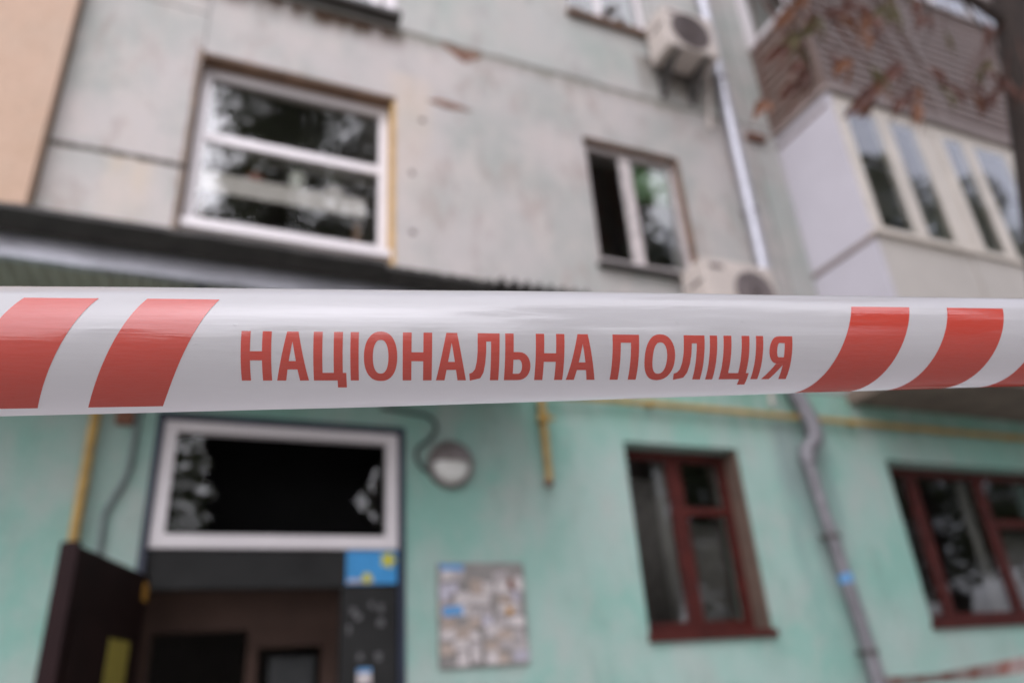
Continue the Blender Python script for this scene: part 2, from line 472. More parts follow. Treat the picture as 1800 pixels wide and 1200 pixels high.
# patched mortar lip standing a little proud below the storey joint and along the left joint
rnd = random.Random(4)
def ragged_strip(x0, x1, z, h, y0, y1, seed, n=26):
    r = random.Random(seed)
    up = [(x0 + (x1 - x0) * i / n, z + h * r.uniform(0.25, 0.6)) for i in range(n + 1)]
    dn = [(x0 + (x1 - x0) * i / n, z - h * r.uniform(0.2, 0.6)) for i in range(n, -1, -1)]
    return MB().prism_y(dn[::-1] + up[::-1], y0, y1)
ragged_strip(-1.10, -0.30, 4.945, 0.045, WY - 0.004, WY + 0.02, 3).build('joint_mortar', M['joint'], bld)
ragged_strip(1.25, 4.7, 6.812, 0.042, WY - 0.005, WY + 0.02, 5, 70).build('joint_mortar', simple('grey_green_mortar', (0.20, 0.195, 0.165), 0.95, var=0.4, scale=8), bld)
def ragged_post(x, z0, z1, w_, y0, y1, seed, n=40):
    r = random.Random(seed)
    L_ = [(x - w_ * r.uniform(0.3, 0.6), z0 + (z1 - z0) * i / n) for i in range(n + 1)]
    R2 = [(x + w_ * r.uniform(0.3, 0.6), z0 + (z1 - z0) * i / n) for i in range(n, -1, -1)]
    return MB().prism_y((L_ + R2)[::-1], y0, y1)
ragged_post(-0.31, 3.77, 6.06, 0.035, WY - 0.004, WY + 0.02, 6).build('joint_mortar', simple('brown_grey_mortar', (0.22, 0.17, 0.135), 0.95, var=0.4, scale=8), bld)
# spalled patches baring the brick
def ragged_poly(pts, y0, y1, seed, sub=4, amp=0.012):
    r = random.Random(seed); out = []
    for i in range(len(pts)):
        a, b = pts[i], pts[(i + 1) % len(pts)]
        for k in range(sub):
            t = k / sub
            out.append((a[0] + (b[0] - a[0]) * t + r.uniform(-amp, amp), a[1] + (b[1] - a[1]) * t + r.uniform(-amp, amp)))
    return MB().prism_y(out, y0, y1)
ragged_poly([(1.47, 6.075), (1.62, 6.05), (1.80, 6.055), (1.88, 6.085), (1.70, 6.125), (1.56, 6.12)], WY - 0.004, WY + 0.02, 1).build('bare_brick_patch', M['brick'], bld, label='spalled brown patch beside the large window')
ragged_poly([(1.60, 6.79), (1.72, 6.70), (1.83, 6.61), (1.88, 6.68), (1.98, 6.735), (2.0, 6.79)], WY - 0.004, WY + 0.02, 2).build('bare_brick_patch', M['brick'], bld, label='spalled brown wedge under the storey joint')
for (x, z) in ((1.33, 5.28), (1.33, 4.72), (1.42, 5.85)):
    ragged_poly([(x - 0.02, z - 0.02), (x + 0.02, z - 0.02), (x + 0.02, z + 0.02), (x - 0.02, z + 0.02)], WY - 0.003, WY + 0.02, int(z * 9), 2, 0.006).build('plugged_hole', M['joint'], bld)

# inside of the building: slabs, partitions and a far wall so the rooms are dark
im = MB()
im.box(-5.9, 10.4, 8.3, 8.5, 0.0, 12.4)
im.box(-6.0, -5.9, BK, 8.3, 0.0, 12.4)
im.box(10.4, 10.5, BK, 8.3, 0.0, 12.4)
im.build('rear_wall', M['interior'], bld)
for z in (6.6, 9.55, 12.4):
    MB().box(1.5, 10.4, BK + 0.001, 8.3, z - 0.2, z).build('floor_slab', M['interior'], bld)
MB().box(1.5, 10.4, BK + 0.001, 8.3, 3.5, 3.7).build('floor_slab', M['interior'], bld)
MB().box(-5.9, 1.3, BK + 0.001, 8.3, 12.2, 12.4).build('floor_slab', M['interior'], bld)
for x in (-1.2, 1.35, 5.1):
    MB().box(x, x + 0.12, BK + 0.001, 8.3, 0.0, 12.2).build('partition', M['interior'], bld)
for z, yy in ((4.05, 6.3), (6.55, 6.3)):
    MB().box(-1.08, 1.35, yy, 8.3, z - 0.16, z).build('stair_landing', M['interior'], bld)

# ---- windows
def window(name, op, bars_v, bars_h, fr, depth, mf, mglass, sill=None, frame_w=0.065, label=None):
    """op opening; bars_v: (x0,x1,z0,z1) mullions; bars_h likewise; returns the window part"""
    x0, x1, z0, z1 = op
    y0, y1 = WY + depth, WY + depth + 0.06
    w = MB()
    w.box(x0 + 0.002, x0 + frame_w, y0, y1, z0 + 0.002, z1 - 0.002)
    w.box(x1 - frame_w, x1 - 0.002, y0, y1, z0 + 0.002, z1 - 0.002)
    w.box(x0 + frame_w, x1 - frame_w, y0 + 0.002, y1, z1 - frame_w, z1 - 0.002)
    w.box(x0 + frame_w, x1 - frame_w, y0 + 0.002, y1, z0 + 0.002, z0 + frame_w)
    fo = w.build('window', mf, bld, bevel=0.004, label=label)
    for b in bars_v:
        MB().box(b[0], b[1], y0 + 0.004, y1 - 0.004, b[2], b[3]).build('mullion', mf, fo, bevel=0.004)
    for b in bars_h:
        MB().box(b[0], b[1], y0 + 0.006, y1 - 0.006, b[2], b[3]).build('transom_bar', mf, fo, bevel=0.004)
    for p in fr:
        MB().box(p[0], p[1], y0 + 0.025, y0 + 0.031, p[2], p[3]).build('pane', mglass, fo)
    if sill:
        sx0, sx1, sz, st, sp, sm = sill
        MB().box(sx0, sx1, WY - sp, WY + depth - 0.002, sz - st, sz).build('sill', sm, fo, bevel=0.003)
    return fo

big = window('window', (-0.28, 1.172, 4.555, 6.00), [], [(-0.205, 1.097, 5.315, 5.395)],
             [(-0.203, 1.095, 4.63, 5.313), (-0.203, 1.095, 5.397, 5.925)], 0.13, M['pvc'], M['glass'], frame_w=0.077,
             label='white plastic framed two-pane stairwell window')
MB().box(-0.284, 1.199, WY + 0.004, WY + 0.20, 6.002, 6.028).build('head_lining', M['woodbrown'], big)
MB().box(1.173, 1.198, WY + 0.012, WY + 0.2, 4.41, 6.0).build('foam_seam', M['foam'], big)
MB().box(-0.2845, -0.281, WY + 0.002, WY + 0.2, 4.41, 6.0).build('reveal_lining', M['woodbrown'], big)
MB().box(-0.28, 1.171, WY + 0.03, WY + 0.128, 4.49, 4.552).build('sill', M['pvc'], big)
w2 = window('window', (2.965, 4.012, 4.755, 6.10), [(3.415, 3.50, 4.82, 6.03), (3.385, 3.413, 4.822, 6.028)], [],
            [(3.031, 3.384, 4.822, 6.03), (3.501, 3.945, 4.822, 6.03)], 0.075, M['oldwhite'], M['glass_old'],
            (2.96, 4.017, 4.752, 0.04, 0.06, M['oldwhite']), label='weathered white two-leaf window over the mint wall')
MB().box(2.959, 4.018, WY + 0.004, WY + 0.073, 6.085, 6.108).build('head_lining', M['woodbrown'], w2)
MB().box(3.99, 4.018, WY + 0.004, WY + 0.073, 4.756, 6.084).build('reveal_lining', M['woodbrown'], w2)
MB().box(2.93, 4.05, WY - 0.09, WY - 0.002, 4.69, 4.712).build('drip_sill', M['sillmetal'], w2)

tw = window('window', (-0.275, 1.175, 6.905, 8.545), [(1.0, 1.08, 6.98, 8.46)], [],
            [(-0.208, 0.999, 6.972, 8.48), (1.081, 1.108, 6.972, 8.48)], 0.07, M['pvc'], M['glass'],
            (-0.33, 1.22, 6.90, 0.045, 0.13, M['sillmetal']), label='white framed window cut off by the top of the picture')
MB().box(1.10, 1.19, WY - 0.03, WY + 0.05, 6.92, 7.6).build('white_casing', M['pvc'], tw)
window('window', (3.005, 4.025, 7.725, 9.075), [(3.42, 3.50, 7.79, 9.0)], [],
       [(3.07, 3.419, 7.79, 9.01), (3.501, 3.96, 7.79, 9.01)], 0.12, M['pvc'], M['glass_old'],
       (2.96, 4.06, 7.718, 0.05, 0.07, M['woodbrown']), label='window beside the upper air conditioner')

lw = window('window', (2.962, 4.015, 1.805, 3.155), [(3.43, 3.555, 1.87, 3.09)], [(3.556, 3.935, 2.655, 2.715)],
            [(3.03, 3.428, 1.872, 3.09), (3.557, 3.918, 1.872, 2.639), (3.557, 3.918, 2.721, 3.09)], 0.16, M['redpaint'], M['glass_old'],
            (2.945, 4.035, 1.80, 0.055, 0.035, M['redpaint']), frame_w=0.075, label='red-brown wooden window beside the notice board')
MB().box(3.995, 4.017, WY + 0.004, WY + 0.158, 1.806, 3.15).build('reveal_lining', simple('bare_plaster_reveal', (0.11, 0.07, 0.05), 0.9), lw)

rw = window('window', (5.665, 7.895, 1.795, 3.155), [(6.09, 6.21, 1.87, 3.08), (7.0, 7.12, 1.87, 3.08)], [(7.121, 7.82, 2.62, 2.70)],
            [(5.74, 6.088, 1.87, 3.08), (6.212, 6.998, 1.87, 3.08), (7.122, 7.82, 1.87, 2.618), (7.122, 7.82, 2.702, 3.08)],
            0.18, M['redpaint'], M['glass_old'], (5.64, 7.915, 1.79, 0.05, 0.03, M['redpaint']), frame_w=0.075,
            label='wide red-brown wooden window at the right edge')

# ---- entrance: portal frame, transom with broken pane, open door leaf, vestibule
por = MB()
por.box(-0.233, -0.195, WY - 0.02, WY + 0.16, 0.0, 3.138)
por.box(1.222, 1.258, WY - 0.02, WY + 0.16, 0.0, 3.138)
por.box(-0.195, 1.222, WY - 0.02, WY + 0.16, 3.10, 3.138)
portal = por.build('door_frame', M['frameblue'], bld, label='dark navy frame around the entrance')
hd = MB()
hd.box(-0.193, 1.22, WY + 0.03, WY + 0.10, 2.135, 2.352)
hd.box(0.885, 1.22, WY + 0.03, WY + 0.10, 0.0, 2.135)
steel = hd.build('door_surround', M['doorgrey'], bld, bevel=0.004, label='dark grey steel panel beside and above the doorway')
tf = MB()
tf.box(-0.193, -0.118, WY + 0.005, WY + 0.08, 2.354, 3.098)
tf.box(1.145, 1.22, WY + 0.005, WY + 0.08, 2.354, 3.098)
tf.box(-0.118, 1.145, WY + 0.007, WY + 0.08, 2.354, 2.432)
tf.box(-0.118, 1.145, WY + 0.007, WY + 0.08, 3.035, 3.098)
transom = tf.build('transom_window', M['pvc'], bld, bevel=0.004, label='white framed transom window with a jagged dark pane')
def shard(pts, seed, lean=0.0):
    mb = ragged_poly(pts, WY + 0.030, WY + 0.035, seed, 3, 0.008)
    if lean:
        mb.v = [(x, y - lean * (x - 1.144), z) for x, y, z in mb.v]
    mb.build('pane', M['glass_shard'], transom)
M['glass_shard'] = glassmat('broken_pane_glass', 0.03, 0.0, 0.02)
shard([(-0.117, 3.034), (-0.117, 2.434), (0.075, 2.434), (0.12, 2.52), (0.07, 2.60), (0.15, 2.66), (0.10, 2.72), (0.03, 2.76), (0.10, 2.83), (0.05, 2.92), (0.02, 3.034)], 7)
shard([(1.144, 2.96), (1.10, 2.90), (1.06, 2.82), (1.02, 2.74), (0.95, 2.66), (0.99, 2.60), (1.06, 2.56), (1.09, 2.50), (1.11, 2.434), (1.144, 2.434)], 9, 0.10)

ves = panel_mesh(-0.9, 1.34, 0.0, 2.379, 5.45, 5.55, [(-0.13, 0.44, 0.0, 1.985), (0.51, 0.92, 0.0, 1.875)])
ves.build('vestibule_wall', M['vestibule'], bld)
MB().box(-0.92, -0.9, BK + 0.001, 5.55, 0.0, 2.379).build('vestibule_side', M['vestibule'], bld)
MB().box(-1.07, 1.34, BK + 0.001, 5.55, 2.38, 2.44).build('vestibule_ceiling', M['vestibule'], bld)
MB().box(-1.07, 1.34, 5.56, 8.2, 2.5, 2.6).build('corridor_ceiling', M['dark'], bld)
MB().box(-1.07, 1.34, 5.30, 5.36, 2.442, 3.6).build('transom_dark_sheet', M['dark'], bld)  # black sheet added so the space behind the transom reads as unlit
MB().box(-1.07, 1.34, BK + 0.002, 5.29, 3.45, 3.5).build('transom_dark_ceiling', M['dark'], bld)  # painted black as well, for the same interior darkness
MB().box(0.60, 0.90, 5.60, 5.66, 0.9, 1.82).build('electric_cabinet', simple('grey_cabinet', (0.08, 0.085, 0.085), 0.6), bld, bevel=0.004)

# open leaf, hinged on the left jamb and swung out towards the yard
hx, hy = -0.20, 4.56
ox, oy = -0.475, 3.64
dv = Vector((ox - hx, oy - hy, 0)).normalized()
nv = Vector((-dv.y, dv.x, 0))
def leaf_box(s0, s1, t0, t1, z0, z1):
    mb = MB()
    P = [Vector((hx, hy, 0)) + dv * s + nv * t for s, t in ((s0, t0), (s1, t0), (s1, t1), (s0, t1))]
    mb.v = [(p.x, p.y, z) for z in (z0, z1) for p in P]
    mb.f = [(3, 2, 1, 0), (4, 5, 6, 7), (0, 1, 5, 4), (1, 2, 6, 5), (2, 3, 7, 6), (3, 0, 4, 7)]
    return mb
LL = (Vector((ox, oy, 0)) - Vector((hx, hy, 0))).length
leaf = leaf_box(0.0, LL - 0.003, 0.0, 0.045, 0.06, 2.19).build('entrance_door', M['door'], bld, bevel=0.003, label='dark brown entrance door leaf standing open')
leaf_box(LL - 0.003, LL + 0.012, -0.004, 0.07, 0.055, 2.195).build('door_edge', M['dooredge'], leaf)
for zc in (0.45, 1.05, 1.70):
    leaf_box(0.10, LL - 0.10, 0.046, 0.057, zc - 0.22, zc + 0.22).build('door_panel', M['door'], leaf, bevel=0.004)
leaf_box(LL - 0.09, LL - 0.06, 0.0465, 0.10, 1.0, 1.16).build('handle', M['galv'], leaf)
st = MB()
st.v = []
leaf_box(0.20, 0.46, 0.0575, 0.060, 1.62, 1.85).build('sticker', M['mutedyellow'], leaf, label='olive yellow sticker on the door')
leaf_box(0.015, 0.085, 0.0465, 0.049, 2.06, 2.15).build('hinge_tag', M['orange'], leaf, label='small orange tag by the hinge')

# scraps of paper on the steel panel
rs = random.Random(12)
for (x, z) in ((0.955, 2.0), (0.985, 1.965), (1.06, 2.03), (1.12, 2.01), (1.12, 1.93), (1.11, 1.745), (1.0, 1.745), (0.93, 1.90)):
    w_, h_ = rs.uniform(0.012, 0.022), rs.uniform(0.012, 0.026)
    ragged_poly([(x - w_, z - h_), (x + w_, z - h_), (x + w_, z + h_), (x - w_, z + h_)], WY + 0.0275, WY + 0.0295, int(x * 100), 2, 0.006).build('paper_scrap', M['scrap'], steel)

# ---- balcony (enclosed, two storeys of it in view)
BX, BY = 5.39, 3.83
bal = MB()
bal.box(BX, 10.2, BY, WY - 0.001, 3.66, 3.78)
balc = bal.build('balcony', M['soffit'], bld, label='enclosed balcony with white side, cream windows and brown siding above')
MB().box(BX, BX + 0.04, BY + 0.001, WY - 0.003, 3.783, 4.965).build('side_sheet', M['balcwhite'], balc)
MB().box(BX, BX + 0.04, BY + 0.001, WY - 0.003, 5.02, 6.70).build('side_sheet', M['balcwhite'], balc)
MB().box(BX - 0.012, BX + 0.03, BY - 0.008, WY - 0.004, 4.967, 5.018).build('side_trim', M['balctrim'], balc)
MB().box(BX - 0.010, BX + 0.03, BY + 0.05, WY - 0.004, 6.56, 6.60).build('side_trim', M['balctrim'], balc)
MB().box(BX + 0.041, 6.64, BY, BY + 0.04, 3.783, 5.01).build('front_sheet', M['balccream'], balc)
MB().box(6.645, 8.30, BY - 0.012, BY + 0.04, 3.783, 5.01).build('front_sheet', M['balccream'], balc)
MB().box(8.305, 10.2, BY, BY + 0.04, 3.783, 5.01).build('front_sheet', M['balccream'], balc)
MB().box(BX - 0.01, 10.2, BY - 0.05, BY + 0.06, 5.012, 5.05).build('window_ledge', M['cream_frame'], balc, bevel=0.004)
posts = [(5.395, 5.55), (5.985, 6.16), (6.53, 6.94), (7.25, 7.42), (7.95, 8.12), (8.55, 8.95), (9.3, 9.46), (10.05, 10.2)]
for a, b in posts:
    if b - a > 0.3:
        MB().box(a, a + 0.12, BY, BY + 0.07, 5.125, 6.55).build('frame_post', M['cream_frame'], balc, bevel=0.004)
        MB().box(a + 0.125, b - 0.125, BY + 0.012, BY + 0.06, 5.125, 6.55).build('frame_post', M['cream_frame'], balc, bevel=0.004)
        MB().box(b - 0.12, b, BY, BY + 0.07, 5.125, 6.55).build('frame_post', M['cream_frame'], balc, bevel=0.004)
    else:
        MB().box(a, b, BY, BY + 0.07, 5.125, 6.55).build('frame_post', M['cream_frame'], balc, bevel=0.004)
MB().box(BX + 0.005, 10.2, BY + 0.003, BY + 0.07, 5.052, 5.123).build('frame_rail', M['cream_frame'], balc, bevel=0.004)
MB().box(BX + 0.005, 10.2, BY + 0.003, BY + 0.07, 6.552, 6.68).build('frame_rail', M['cream_frame'], balc, bevel=0.004)
for k in range(len(posts) - 1):
    MB().box(posts[k][1], posts[k + 1][0], BY + 0.008, BY + 0.014, 5.123, 6.552).build('pane', M['glass'], balc)
MB().box(BX - 0.03, 10.2, BY - 0.045, WY - 0.003, 6.704, 6.78).build('upper_floor_edge', M['balctrim'], balc)
ns_f, ns_s, pitch, zb = 17, 10, 0.116, 6.785
def slat_front():
    mb = MB(); mb.prism_x([(0, 0), (0.03, 0), (0.03, pitch - 0.010), (0.02, pitch - 0.010), (0.010, pitch - 0.03), (0, 0.006)], 0.0, 10.2 - BX); return mb
def slat_side():
    mb = MB(); mb.prism_y([(0, 0), (0, 0.006), (0.010, pitch - 0.03), (0.02, pitch - 0.010), (0.03, pitch - 0.010), (0.03, 0)], 0.0, WY - BY - 0.005); return mb
pf = ps = None
for k in range(ns_f):
    if pf is None:
        mb = slat_front(); mb.v = [(x + BX, y + BY - 0.03, z + zb) for x, y, z in mb.v]
        pf = mb.build('siding_slat', M['slat'], balc)
        mb = slat_side(); mb.v = [(x + BX - 0.031, y + BY + 0.002, z + zb) for x, y, z in mb.v]
        ps = mb.build('siding_slat', M['slat_side'], balc)
    else:
        for p in ((pf, ps) if k < ns_s else (pf,)):
            q = p.copy(); C.objects.link(q); q.parent = balc; q.location = (0, 0, k * pitch)
zt = zb + ns_f * pitch; zs_ = zb + ns_s * pitch
MB().box(BX + 0.001, 10.2, BY + 0.001, BY + 0.03, 6.782, zt).build('siding_shade_backing', M['bitumen'], balc)  # dark colour paints the shadow lines into the gaps between slats
MB().box(BX + 0.001, BX + 0.03, BY + 0.031, WY - 0.004, 6.782, zs_).build('siding_shade_backing', M['bitumen'], balc)
MB().box(BX - 0.034, BX, BY - 0.034, BY + 0.001, 6.782, zs_).build('corner_trim', M['slat'], balc)
MB().box(7.05, 7.10, BY - 0.036, BY - 0.031, 6.786, zt).build('siding_seam', M['balctrim'], balc)
MB().box(BX - 0.05, 10.2, BY - 0.06, BY + 0.05, zt + 0.002, zt + 0.05).build('window_ledge', M['balctrim'], balc)
MB().box(BX - 0.045, BX + 0.04, BY + 0.051, WY - 0.004, zs_ + 0.002, zs_ + 0.05).build('window_ledge', M['balctrim'], balc)
MB().box(BX - 0.02, BX + 0.05, BY + 0.1, WY - 0.004, zs_ + 0.052, zs_ + 0.14).build('frame_rail', M['pvc'], balc)
MB().box(BX + 0.05, 10.2, BY, BY + 0.06, zt + 0.052, zt + 0.14).build('frame_rail', M['pvc'], balc)
for x in (5.42, 6.2, 7.0, 7.8, 8.6, 9.4):
    MB().box(x, x + 0.09, BY + 0.002, BY + 0.06, zt + 0.142, 9.4).build('frame_post', M['pvc'], balc)
MB().box(BX - 0.02, BX + 0.05, 4.50, WY - 0.004, zs_ + 0.142, 9.4).build('frame_post', M['pvc'], balc)
MB().box(BX - 0.02, BX + 0.05, BY + 0.1, BY + 0.17, zs_ + 0.142, 9.4).build('frame_post', M['pvc'], balc)
MB().box(5.51, 10.2, BY + 0.03, BY + 0.034, zt + 0.14, 9.4).build('pane', M['glass'], balc)
MB().box(BX + 0.01, BX + 0.014, BY + 0.171, 4.499, zs_ + 0.14, 9.4).build('pane', M['glass'], balc)
MB().box(BX - 0.05, 10.2, BY - 0.05, WY - 0.004, 9.402, 9.55).build('upper_floor_edge', M['balctrim'], balc)

# ------------------------------------------------------------------ things seen through the windows
t = thing('ledge_shelf', 'pale ledge behind the lower pane of the stairwell window', 'shelf', (0.4, 4.96, 4.06))
MB().box(-0.25, 1.0, 4.775, 4.95, 5.04, 5.07).build('board', M['shelf'], t, bevel=0.004)
MB().box(-0.25, 1.0, 4.775, 4.80, 4.90, 5.039).build('front_board', M['shelf'], t, bevel=0.004)
for x in (-0.2, 0.93):
    MB().box(x, x + 0.05, 4.83, 4.90, 4.06, 4.899).build('leg', M['woodbrown'], t)
def pot(x, y, z, r, h, mk, label):
    p = thing('flower_pot', label, 'flower pot', (x, y, z))
    mb = MB(); mb.tube([(x, y, z), (x, y, z + h * 0.8), (x, y, z + h * 0.801), (x, y, z + h)], [r * 0.72, r * 0.95, r * 1.08, r * 1.1], 16)
    mb.build('pot', M[mk], p, smooth=True)
    r_ = random.Random(int(x * 100)); lf = MB()
    for k in range(14):
        a = r_.uniform(0, 6.28); L = r_.uniform(0.05, 0.10)
        c = Vector((x, y, z + h)); e = c + Vector((math.cos(a) * L, math.sin(a) * L, r_.uniform(0.01, 0.09)))
        s = Vector((-math.sin(a), math.cos(a), 0)) * 0.018; mid = (c + e) / 2 + Vector((0, 0, 0.02))
        lf.poly([c, mid + s, e, mid - s])
    lf.build('leaves', M['leafgreen'], p)
pot(0.487, 4.875, 5.071, 0.065, 0.17, 'potwhite', 'tall white pot on the ledge behind the stairwell window')
pot(0.77, 4.875, 5.071, 0.07, 0.10, 'shelf', 'low pale pot at the right end of the window ledge')
pot(0.18, 4.875, 5.071, 0.06, 0.09, 'potred', 'dark red pot at the left of the window ledge')

def curtain(x0, x1, z0, z1, y, mk, label, waves):
    n = waves * 8; mb = MB()
    for i in range(n + 1):
        x = x0 + (x1 - x0) * i / n; yy = y + 0.018 * math.sin(i / 8 * 2 * math.pi)
        mb.v += [(x, yy, z0), (x, yy, z1)]
    mb.f = [(2 * i, 2 * i + 2, 2 * i + 3, 2 * i + 1) for i in range(n)]
    o = mb.build('curtain', M[mk], None, smooth=True)
    o['label'] = label; o['category'] = 'curtain'
    so = o.modifiers.new('thickness', 'SOLIDIFY'); so.thickness = 0.003
curtain(3.51, 3.95, 5.60, 6.04, 4.745, 'curtain_green', 'short green curtain at the top of the white two-leaf window', 7)
curtain(3.36, 3.45, 1.88, 3.10, 4.86, 'curtain_grey', 'narrow grey curtain in the red window beside the notice board', 2)
curtain(3.60, 3.90, 1.88, 2.60, 4.88, 'curtain_dim', 'dim lace curtain in the lower right pane of the red window', 6) if 'curtain_dim' in M else None
curtain(3.04, 3.355, 1.88, 2.95, 4.87, 'curtain_dim', 'dim lace curtain filling the left pane of the red window', 7)
curtain(7.15, 7.80, 1.88, 2.60, 4.90, 'curtain_dim', 'dim lace curtain at the right edge of the wide red window', 10)
curtain(6.83, 6.93, 1.88, 3.06, 4.86, 'curtain_grey', 'pale narrow curtain in the wide red window at the right', 2)

# ------------------------------------------------------------------ canopy over the entrance
can = thing('entrance_canopy', 'low corrugated canopy with dark bitumen edge above the entrance', 'canopy', (0.4, WY, 3.5))
def roof_sheet(x0, x1, yf, zf, zw, seed, amp=0.010, pit=0.077, mk='roofsheet'):
    n = int((x1 - x0) / pit * 8); mb = MB(); r = random.Random(seed); my = 5
    for j in range(my + 1):
        t = j / my; y = yf + (WY - 0.004 - yf) * t; z = zf + (zw - zf) * t
        for i in range(n + 1):
            x = x0 + (x1 - x0) * i / n
            mb.v.append((x, y + (r.uniform(-0.003, 0.003) if j == 0 else 0), z + amp * math.sin((x) / pit * 2 * math.pi)))
    for j in range(my):
        for i in range(n):
            a = j * (n + 1) + i; mb.f.append((a, a + 1, a + n + 2, a + n + 1))
    o = mb.build('roof_sheet', M[mk], can, smooth=True)
    s = o.modifiers.new('thickness', 'SOLIDIFY'); s.thickness = 0.006
roof_sheet(-2.2, -1.23, 3.30, 3.575, 3.73, 1)
roof_sheet(-1.25, -0.23, 3.31, 3.583, 3.738, 2)
roof_sheet(-0.25, 0.77, 3.30, 3.575, 3.73, 3)
roof_sheet(0.75, 1.44, 3.31, 3.583, 3.738, 4)
roof_sheet(1.42, 2.06, 3.32, 3.60, 3.735, 5, 0.03, mk='bitumen')
def edge_board(x0, x1, yf, yb, zf, seed):
    r = random.Random(seed); n = 24; mb = MB()
    for i in range(n + 1):
        x = x0 + (x1 - x0) * i / n; dz = r.uniform(-0.004, 0.004); dy = r.uniform(-0.008, 0.008)
        mb.v += [(x, yf + dy, zf - 0.008 + dz), (x, yf + dy, zf + 0.018 + dz), (x, yb, zf + 0.03), (x, yb, zf - 0.03)]
    for i in range(n):
        a = 4 * i; b = a + 4
        mb.f += [(a, b, b + 1, a + 1), (a + 1, b + 1, b + 2, a + 2), (a + 2, b + 2, b + 3, a + 3), (a + 3, b + 3, b, a)]
    mb.f += [(0, 1, 2, 3), (4 * n + 3, 4 * n + 2, 4 * n + 1, 4 * n)]
    mb.build('edge_board', M['bitumen'], can)
edge_board(-2.2, 0.80, 3.24, 3.40, 3.545, 1)
edge_board(0.81, 1.42, 3.28, 3.40, 3.545, 2)
fa = MB(); nseg = 60; rf = random.Random(8)
ph = [rf.uniform(0, 6) for _ in range(4)]
for i in range(nseg + 1):
    x = -2.2 + 4.2 * i / nseg
    wob = 0.006 * math.sin(x * 5 + ph[0]) + 0.004 * math.sin(x * 13 + ph[1])
    for q, (yy, zz) in enumerate(((3.43, 3.53), (3.424 + wob * 0.3, 3.50), (3.424 + wob * 0.4, 3.455), (3.424 + wob * 0.3, 3.405 + 0.5 * wob), (3.46, 3.40 + 0.5 * wob))):
        fa.v.append((x, yy, zz))
for i in range(nseg):
    for q in range(4):
        a = 5 * i + q; fa.f.append((a, a + 5, a + 6, a + 1))
fo = fa.build('gutter_strip', M['galv'], can, smooth=True, label='wavy bright metal strip under the canopy edge')
so = fo.modifiers.new('thickness', 'SOLIDIFY'); so.thickness = 0.002
for x in (-1.6, -0.1, 1.25):
    MB().box(x, x + 0.05, 3.48, WY - 0.003, 3.49, 3.545).build('beam', M['bitumen'], can)

# ------------------------------------------------------------------ drainpipe
dp = thing('drainpipe', 'galvanised drainpipe with a kinked grey lower run between the windows', 'drainpipe', (4.86, 4.5, 0.0))
MB().tube([(4.745, 4.50, 12.3), (4.735, 4.50, 8.0), (4.66, 4.50, 3.9)], 0.062, 16).build('upper_pipe', M['galv'], dp, smooth=True)
MB().tube([(4.66, 4.50, 3.899), (4.68, 4.495, 3.66), (4.752, 4.475, 3.43), (4.758, 4.47, 3.40), (4.758, 4.47, 3.27), (4.75, 4.473, 3.24), (4.662, 4.50, 3.15), (4.655, 4.50, 3.11), (4.65, 4.50, 3.05)], 0.068, 16).build('elbow', M['pipegrey'], dp, smooth=True)
MB().tube([(4.64, 4.50, 3.075), (4.70, 4.50, 2.47), (4.71, 4.50, 2.40)], 0.050, 16).build('lower_pipe', M['pipegrey'], dp, smooth=True)
MB().tube([(4.70, 4.50, 2.47), (4.80, 4.50, 1.57)], 0.054, 16).build('lower_pipe', M['pipegrey'], dp, smooth=True)
MB().tube([(4.795, 4.50, 1.62), (4.83, 4.50, 0.35), (4.84, 4.40, 0.15)], 0.058, 16).build('lower_pipe', M['pipegrey'], dp, smooth=True)
for (x, z) in ((4.695, 5.55), (4.72, 7.25), (4.704, 2.45), (4.795, 1.60)):
    b = MB(); b.tube([(x, 4.50, z - 0.018), (x, 4.50, z + 0.018)], 0.064, 16); b.box(x - 0.09, x + 0.09, 4.53, 4.545, z - 0.015, z + 0.015); b.box(x - 0.012, x + 0.012, 4.545, 4.599, z - 0.012, z + 0.012)
    b.build('clamp', M['sillmetal'], dp)
MB().tube([(4.735, 4.50, 2.17), (4.742, 4.50, 2.10)], 0.0555, 16, cap=False).build('sticker', M['bluepaper'], dp, smooth=True, label='small blue sticker on the lower pipe')
MB().box(4.97, 5.20, 4.53, 4.598, 6.60, 6.66).build('wall_bracket', M['rust'], dp)

